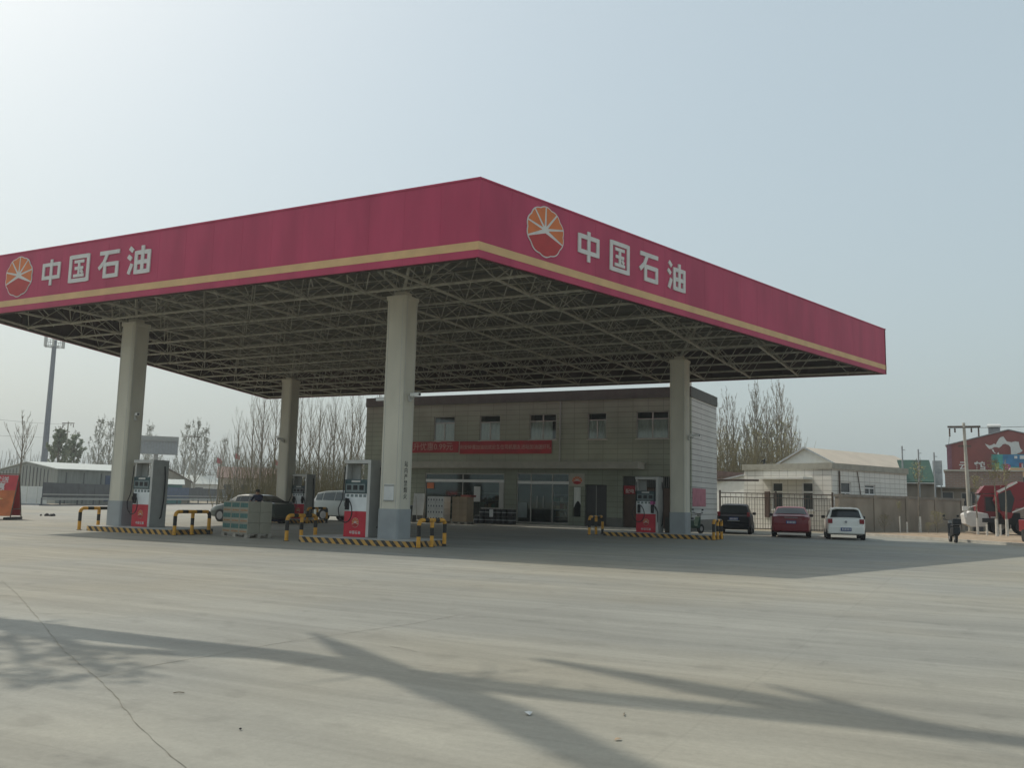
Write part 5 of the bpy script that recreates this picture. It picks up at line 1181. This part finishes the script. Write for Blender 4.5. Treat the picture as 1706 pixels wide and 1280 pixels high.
for i in range(6):
    m = MB(); m.T = Matrix.Translation((rnd.uniform(-.55,.55),rnd.uniform(-.25,.25),0)) @ Matrix.Rotation(rnd.uniform(0,3),4,'Z') @ Matrix.Diagonal((1,rnd.uniform(.6,1),1,1))
    s_ = rnd.uniform(.07,.14); m.lathe([(s_*.9,0),(s_,s_*.4),(s_*.7,s_*.9),(s_*.2,s_*1.2)], 7); m.build('stone', M['dark'], rk)

# ------------------------------------------------------------------ trees
def grow(seed, h, trunk_r, nb, lift, length, start=.25, twigs=6, leafs=0, leaf_size=.12, sub=3, droop=0, lean=.02, tn=6, spread_top=.25, rmin=.012, leaf_low=0.0, leaf_high=1.0):
    rnd = random.Random(seed); tr = MB(); cr_ = MB(); lf_ = []
    pts = []; x = y = 0
    for i in range(9):
        t = i/8; pts.append(Vector((x,y,h*t))); x += rnd.uniform(-lean,lean)*h/8*2; y += rnd.uniform(-lean,lean)*h/8*2
    def tp(t): f_ = t*8; i = min(int(f_),7); return pts[i].lerp(pts[i+1], f_-i)
    tr.tube(pts, [max(trunk_r*(1-.93*i/8), rmin) for i in range(9)], tn)
    def branch(p, d, L, r_, depth):
        q = [p]; dd = d.copy(); n = 4
        for i in range(n):
            dd = (dd+Vector((rnd.uniform(-.13,.13),rnd.uniform(-.13,.13),lift*.16-droop))).normalized(); q.append(q[-1]+dd*L/n)
        cr_.tube(q, [max(r_*(1-.8*i/n), rmin*.6) for i in range(n+1)], 3, cap=False)
        if leafs:
            for i in range(leafs):
                t = rnd.uniform(.25,1)*n; k_ = min(int(t),n-1); c_ = q[k_].lerp(q[k_+1], t-k_)+Vector((rnd.gauss(0,.12),rnd.gauss(0,.12),rnd.gauss(0,.12)))
                if leaf_low*h <= c_.z <= leaf_high*h: lf_.append(c_)
        if depth > 0:
            for j in range(twigs):
                t = rnd.uniform(.2,.95)*n; k_ = min(int(t),n-1); c_ = q[k_].lerp(q[k_+1], t-k_)
                a = rnd.uniform(0,2*math.pi); side = Vector((math.cos(a),math.sin(a),rnd.uniform(.2,.9)))
                branch(c_, (dd*1.1+side*.7).normalized(), L*rnd.uniform(.3,.5)*(1-.4*t/n), r_*.45, depth-1)
    for i in range(nb):
        t = start+(1-start)*((i+rnd.random())/nb)*.97; a = i*2.4+rnd.uniform(-.4,.4)
        el = 1.0+lift*.9*t; d_ = Vector((math.cos(a),math.sin(a),el)).normalized()
        L = length*(1-.72*((t-start)/(1-start)))*rnd.uniform(.7,1.15)
        branch(tp(t), d_, L, trunk_r*(.42*(1-t)+.10), sub-1)
    lm = MB()
    for c_ in lf_:
        s_ = leaf_size*rnd.uniform(.5,1.3); a = Vector((rnd.gauss(0,1),rnd.gauss(0,1),rnd.gauss(0,1))).normalized(); b_ = a.orthogonal().normalized()
        lm.add([c_-a*s_*.5, c_+b_*s_*.35, c_+a*s_*.5, c_-b_*s_*.35], [(0,1,2,3)])
    return tr, cr_, lm
def tree_thing(name, lb, cat, loc, meshes, mats, rz=0, scale=1, group=None, zs=1):
    r = thing(name, lb, cat, loc, rz, group); r.scale = (scale,scale,scale*zs)
    for nm, me in meshes.items():
        o = bpy.data.objects.new(nm, me); C.objects.link(o); o.parent = r
    return r
def proto(nm, args, mt_trunk, mt_crown, mt_leaf=None):
    tr, cr_, lm = grow(**args)
    base = len(cr_.v); nl = len(lm.f)
    cr_.v += lm.v; cr_.f += [tuple(i+base for i in f_) for f_ in lm.f]; cr_.m += [1]*nl
    a = tr.build('trunk', mt_trunk); b_ = cr_.build('crown', [mt_crown, mt_leaf or mt_crown])
    ma, mb = a.data, b_.data; bpy.data.objects.remove(a); bpy.data.objects.remove(b_)
    return {'trunk': ma, 'crown': mb}
PB_ = [proto('poplar', dict(seed=10+i, h=12, trunk_r=.13, nb=20, lift=1.35, length=6.0, start=.20, twigs=5, sub=2, leafs=1, leaf_size=.08, rmin=.012), M['bark'], M['twig'], M['bud']) for i in range(4)]
PM_ = [proto('misty', dict(seed=30+i, h=14, trunk_r=.22, nb=26, lift=1.15, length=5.4, start=.15, twigs=4, sub=3, leafs=2, leaf_size=.20, rmin=.022), M['barkg'], M['barkg'], M['budm']) for i in range(3)]
PO_ = [proto('budding', dict(seed=50+i, h=15, trunk_r=.20, nb=30, lift=1.5, length=6.2, start=.12, twigs=4, sub=3, leafs=2, leaf_size=.17, rmin=.018, leaf_high=.75), M['bark'], M['twig'], M['bud']) for i in range(3)]
back = [(-46.08,42.22,10.96),(-66.34,60.22,10.24),(-59.73,55.48,11.02),(-53.96,52.63,11.85),(-48.07,49.81,11.22),(-55.71,60.38,11.96),(-41.59,44.8,9.89),(-57.12,65.68,11.26),(-50.43,58.22,12.1),(-46.58,54.88,9.35),(-41.74,49.77,11.01),(-53.22,66.16,12.79),(-46.71,61.02,12.57)]
whereb = ['tall bare poplar left of the small far column, in front of the canopy corner','thin bare poplar farthest left of the row left of the far column','bare poplar just behind and left of the tallest one by the far column','bare poplar partly hidden behind the far column','first bare poplar right of the far column','second bare poplar right of the far column','straight bare poplar with a trunk rising behind the far pump mast','slim bare poplar in the gap above the white SUV','bare poplar above the middle of the white SUV','shorter bare poplar right of the white SUV','bare poplar just left of the top of the near white pump','bare poplar behind the near white pump','bare poplar touching the left edge of the station building']
for i, (x, y, h_) in enumerate(back):
    tree_thing('poplar_tree', whereb[i], 'tree', (x,y,0), PB_[i % 4], None, i*1.3, h_/11.6, 'bare poplars behind the far pumps')
left = [(-109.56,68.24,11.65,'m'),(-114.66,74.79,11.38,'m'),(-123.6,86.13,13.41,'p'),(-128.76,92.5,13.74,'p'),(-135.76,107.51,14.43,'p'),(-123.89,105.76,14.09,'p'),(-118.95,103.71,14.64,'p'),(-124.97,111.89,14.13,'p'),(-129.52,121.51,12.56,'p'),(-134.71,130.44,11.89,'p')]
wherel = ['','','slender misty tree just left of the leftmost column','misty tree touching the left side of the leftmost column','faint misty tree above the billboard','left one of the tall misty trees right of the billboard','tallest misty tree right of the billboard','right one of the tall misty trees right of the billboard','low hazy tree above the left end of the brown roof','low hazy tree above the right end of the brown roof']
PD_ = proto('leafy', dict(seed=77, h=11, trunk_r=.3, nb=22, lift=.75, length=4.8, start=.15, twigs=5, sub=3, leafs=6, leaf_size=.36, rmin=.035), M['bark'], M['bark'], M['budg'])
for i, (x, y, h_, k_) in enumerate(left):
    if i < 2: tree_thing('leafy_tree', ['dark leafy tree, left of the pair right of the telecom tower','dark leafy tree, right of the pair right of the telecom tower'][i], 'tree', (x,y,0), PD_, None, i*2.1, h_/12.3, 'dark leafy trees right of the telecom tower')
    else: tree_thing('misty_tree', wherel[i], 'tree', (x,y,0), PM_[i % 3], None, i*1.7, h_/13.6, 'misty trees beyond the road')
right = [(-15.96,88.31,12.46),(-16.55,94.35,14.75),(-14.17,88.75,13.55),(-12.34,85.07,11.5),(-12.8,93.16,15.11),(-11.55,89.34,15.0),(-10.21,87.57,13.53),(-10.63,95.64,16.08),(-8.96,89.85,14.97),(-9.66,99.89,13.42),(-9.34,102.99,10.12)]
wherer = ['olive budding poplar touching the right edge of the station building','second olive poplar from the station building','third olive poplar from the station building','shorter olive poplar in the dip of the right tree group','twin topped olive poplar, left one above the roof fitting','densest olive poplar above the tiled house','olive poplar in the middle of the right tree group','tallest poplar of the right tree group','second tallest poplar, on the right of the tallest','grey poplar at the right end of the right tree group','small grey tree above the left slope of the white gable']
for i, (x, y, h_) in enumerate(right):
    tree_thing('budding_poplar', wherer[i], 'tree', (x,y,0), (PO_+PM_[:0])[i % 3], None, i*1.9, h_/14.6, 'olive budding poplars right of the station building')
sp = [(-56.15,26.01,7.06,'bare pruned street tree behind the advertising stand'),(-70.59,61.65,7.36,'dark bare street tree left of the brown roofed house'),(-73.9,70.97,7.75,'reddish bare street tree in front of the brown roofed house')]
PS_ = [proto('street', dict(seed=90+i, h=7, trunk_r=.13, nb=13, lift=.9, length=3.4, start=.42, twigs=4, sub=2, leafs=0, rmin=.022), M['bark'], M['twig']) for i in range(2)]
for i, (x, y, h_, lb) in enumerate(sp): tree_thing('bare_street_tree', lb, 'tree', (x,y,0), PS_[i % 2], None, i, h_/7.2, 'bare street trees along the road')
# young whitewashed trees on the verge
vt = [(7.43,37.2,1.9,'thin pink budding sapling with a whitewashed foot near the wall, leftmost on the verge'),(8.36,39.66,4.4,'taller whitewashed verge tree with a bushy top before the wall'),(11.44,39.75,3.6,'whitewashed verge tree in front of the white truck bumper'),(12.39,36.64,4.4,'whitewashed verge tree in front of the red truck door'),(12.89,37.23,4.2,'rightmost whitewashed verge tree, in front of the tilted cab')]
PV_ = [proto('verge', dict(seed=120+i, h=3.4, trunk_r=.06, nb=12, lift=1.2, length=1.0, start=.62, twigs=4, sub=2, leafs=3, leaf_size=.09, rmin=.009), M['bark'], M['twig'], M['bud']) for i in range(2)]
for i, (x, y, h_, lb) in enumerate(vt):
    r = tree_thing('verge_tree', lb, 'tree', (x,y,.1), PV_[i % 2], None, i*1.1, h_/3.6, 'young whitewashed trees on the verge')
    m = MB(); m.tube([(0,0,0),(.004,0,.95/(h_/3.6))], [.072,.066], 9); m.build('whitewash', M['lime'], r)
bu = proto('bush', dict(seed=140, h=1.3, trunk_r=.03, nb=22, lift=.5, length=.9, start=.05, twigs=4, sub=2, leafs=3, leaf_size=.06, rmin=.006), M['twig'], M['twig'], M['bud'])
for i, (x, y, s_, lb) in enumerate(((9.28,40.35,1,'dry brown bush on the verge behind the black scooter'),(8.9,37.8,.5,'low dry weeds on the verge left of the dry bush'),(6.6,37.2,.8,'sparse bush leaning at the compound wall behind the white car'))): tree_thing('dry_bush', lb, 'bush', (x,y,.1), bu, None, i*2, s_, 'dry bushes on the verge')
for i, (x, y) in enumerate(((7.75,38.0),(11.9,38.3),(12.6,38.9))):
    m = MB(); m.tube([(0,0,0),(.01,0,.62)], [.06,.05], 9); tag(m.build('cut_stump', M['lime'], loc=(x,y,.1)), ['whitewashed stump before the compound wall','whitewashed stump left of the tilted cab','whitewashed stump below the tilted cab'][i], 'stump', 'whitewashed stumps on the verge')
# brush thicket and far wood
def thicket(name, lb, x0, y0, x1, y1, wd, h, n, mt, seed, r_=.012):
    rnd = random.Random(seed); m = MB(); A = Vector((x0,y0,0)); B_ = Vector((x1,y1,0)); nn = Vector((-(B_-A).y,(B_-A).x,0)).normalized()
    for i in range(n):
        p = A.lerp(B_, rnd.random())+nn*rnd.uniform(-wd,wd); hh = h*rnd.uniform(.4,1.1)
        q = p+Vector((rnd.gauss(0,.12*h),rnd.gauss(0,.12*h),hh)); m.tube([p,p.lerp(q,.5)+Vector((rnd.gauss(0,.05*h),rnd.gauss(0,.05*h),0)),q], [r_,r_*.8,r_*.4], 3, cap=False)
    return tag(m.build(name, mt), lb, 'thicket', kind='stuff')
thicket('brush_thicket', 'olive brown brush and saplings growing behind the white SUV', -50,44,-34,46,4,5.0,1500, mat('brush_olive', (.15,.125,.055), .9, var=.3, scale=.5), 1, .022)
thicket('brush_thicket', 'brown brush beneath the olive poplars behind the tiled house', -17,80,-6,84,3,8.5,1300, MATS['brush_olive'], 2, .028)
thicket('far_wood', 'distant hazy line of bare wood along the left horizon', -235,60,-150,190,14,10,2600, M['barkg'], 3, .10)
thicket('far_wood', 'distant bare wood behind the brown roofed house', -150,150,-70,110,9,9,2200, M['barkg'], 4, .06)
# ------------------------------------------------------------------ tall bare roadside tree left of the view, its shadow falls across the foreground
bt = thing('tall_bare_tree', 'tall bare tree just outside the left of the view whose shadow crosses the foreground', 'tree')
m = MB(); P_ = [(-0.47,-14.19,0),(-0.46,-13.56,3.2),(-1.54,-13.07,7.0),(-2.25,-12.63,10.0),(-2.01,-12.61,11.3),(-1.71,-12.49,12.5),(-1.06,-11.85,15.0),(-1.48,-11.72,16.5),(-1.01,-11.58,18.0),(-.4,-11.6,20)]
m.tube(P_, [.30,.30,.27,.25,.24,.22,.18,.15,.12,.05], 12); m.build('trunk', M['bark'], bt, smooth=True)
m = MB()
m.tube([(-2.01,-12.61,11.3),(-4.03,-11.78,12.5),(-5.81,-11.02,13.5)], [.21,.15,.03], 9)
m.tube([(-2.01,-12.61,11.3),(-2.01,-13.17,13.0),(-2.11,-13.81,14.5),(-2.16,-14.54,16.5)], [.22,.23,.21,.10], 9)
m.tube([(-1.06,-11.85,15.0),(-3.42,-11.29,15.8),(-5.53,-10.76,16.5)], [.24,.22,.08], 9)
m.tube([(-3.24,-10.79,16.2),(-2.4,-11.28,15.9),(-1.3,-11.75,15.3)], [.04,.10,.13], 8)
m.tube([(-2.25,-12.63,10),(-4.3,-12.91,11.5),(-5.47,-13.13,11.7),(-6.61,-12.9,12.0),(-7.8,-12.6,12.2)], [.16,.14,.11,.09,.04], 8)
TUFT = [(-7.63,-12.59,12.0),(-6.9,-13.0,12.0),(-6.47,-13.27,12.0),(-5.6,-13.8,12.0),(-4.87,-14.24,12.0),(-6.61,-12.66,12.0),(-5.43,-13.36,12.0),(-4.9,-13.65,12.0),(-4.45,-13.95,12.0)]
for c_ in ((0,1,2,3,4),(5,6,7,8)):
    m.tube([Vector(TUFT[q_])+Vector((0,0,.03*q_)) for q_ in c_], [.05]*(len(c_)-1)+[.02], 6)
rl = random.Random(21)
for i in range(26):
    k_ = rl.randrange(3,9); q = Vector(P_[k_]).lerp(Vector(P_[min(k_+1,9)]), rl.random()); d_ = Vector((rl.gauss(0,1),rl.gauss(0,1),rl.uniform(.1,1.2))).normalized(); L_ = rl.uniform(.4,1.3)
    m.tube([q, q+d_*L_*.5+Vector((0,0,.08)), q+d_*L_], [.035,.022,.008], 5)
m.build('limb', M['bark'], bt, smooth=True)
rnd = random.Random(8); m = MB()
for p, n_, s_ in [(p_, 26, .22) for p_ in TUFT]:
    for i in range(n_):
        q = Vector(p)+Vector((rnd.gauss(0,s_),rnd.gauss(0,s_),rnd.gauss(0,s_*.7))); a = Vector((rnd.gauss(0,1),rnd.gauss(0,1),rnd.gauss(0,1))).normalized(); b_ = a.orthogonal().normalized()
        m.add([q-a*.12,q+b_*.07,q+a*.12,q-b_*.07],[(0,1,2,3)])
m.build('sprout_leaves', M['budg'], bt)

# ------------------------------------------------------------------ haze
HAZE = 0.0008
if HAZE:
    hz = MB(); hz.box(-420,420,-240,420,-1.2,34.0)
    mh = bpy.data.materials.new('haze_air'); mh.use_nodes = True; n = mh.node_tree
    n.nodes.remove(n.nodes['Principled BSDF']); pv = n.nodes.new('ShaderNodeVolumePrincipled')
    pv.inputs['Color'].default_value = (.86,.91,.94,1); pv.inputs['Density'].default_value = HAZE; pv.inputs['Anisotropy'].default_value = .45
    n.links.new(pv.outputs[0], n.nodes['Material Output'].inputs['Volume'])
    ho = hz.build('haze', mh); ho['kind'] = 'stuff'; ho['label'] = 'thin pale haze filling the air over the forecourt and fields'; ho['category'] = 'haze'
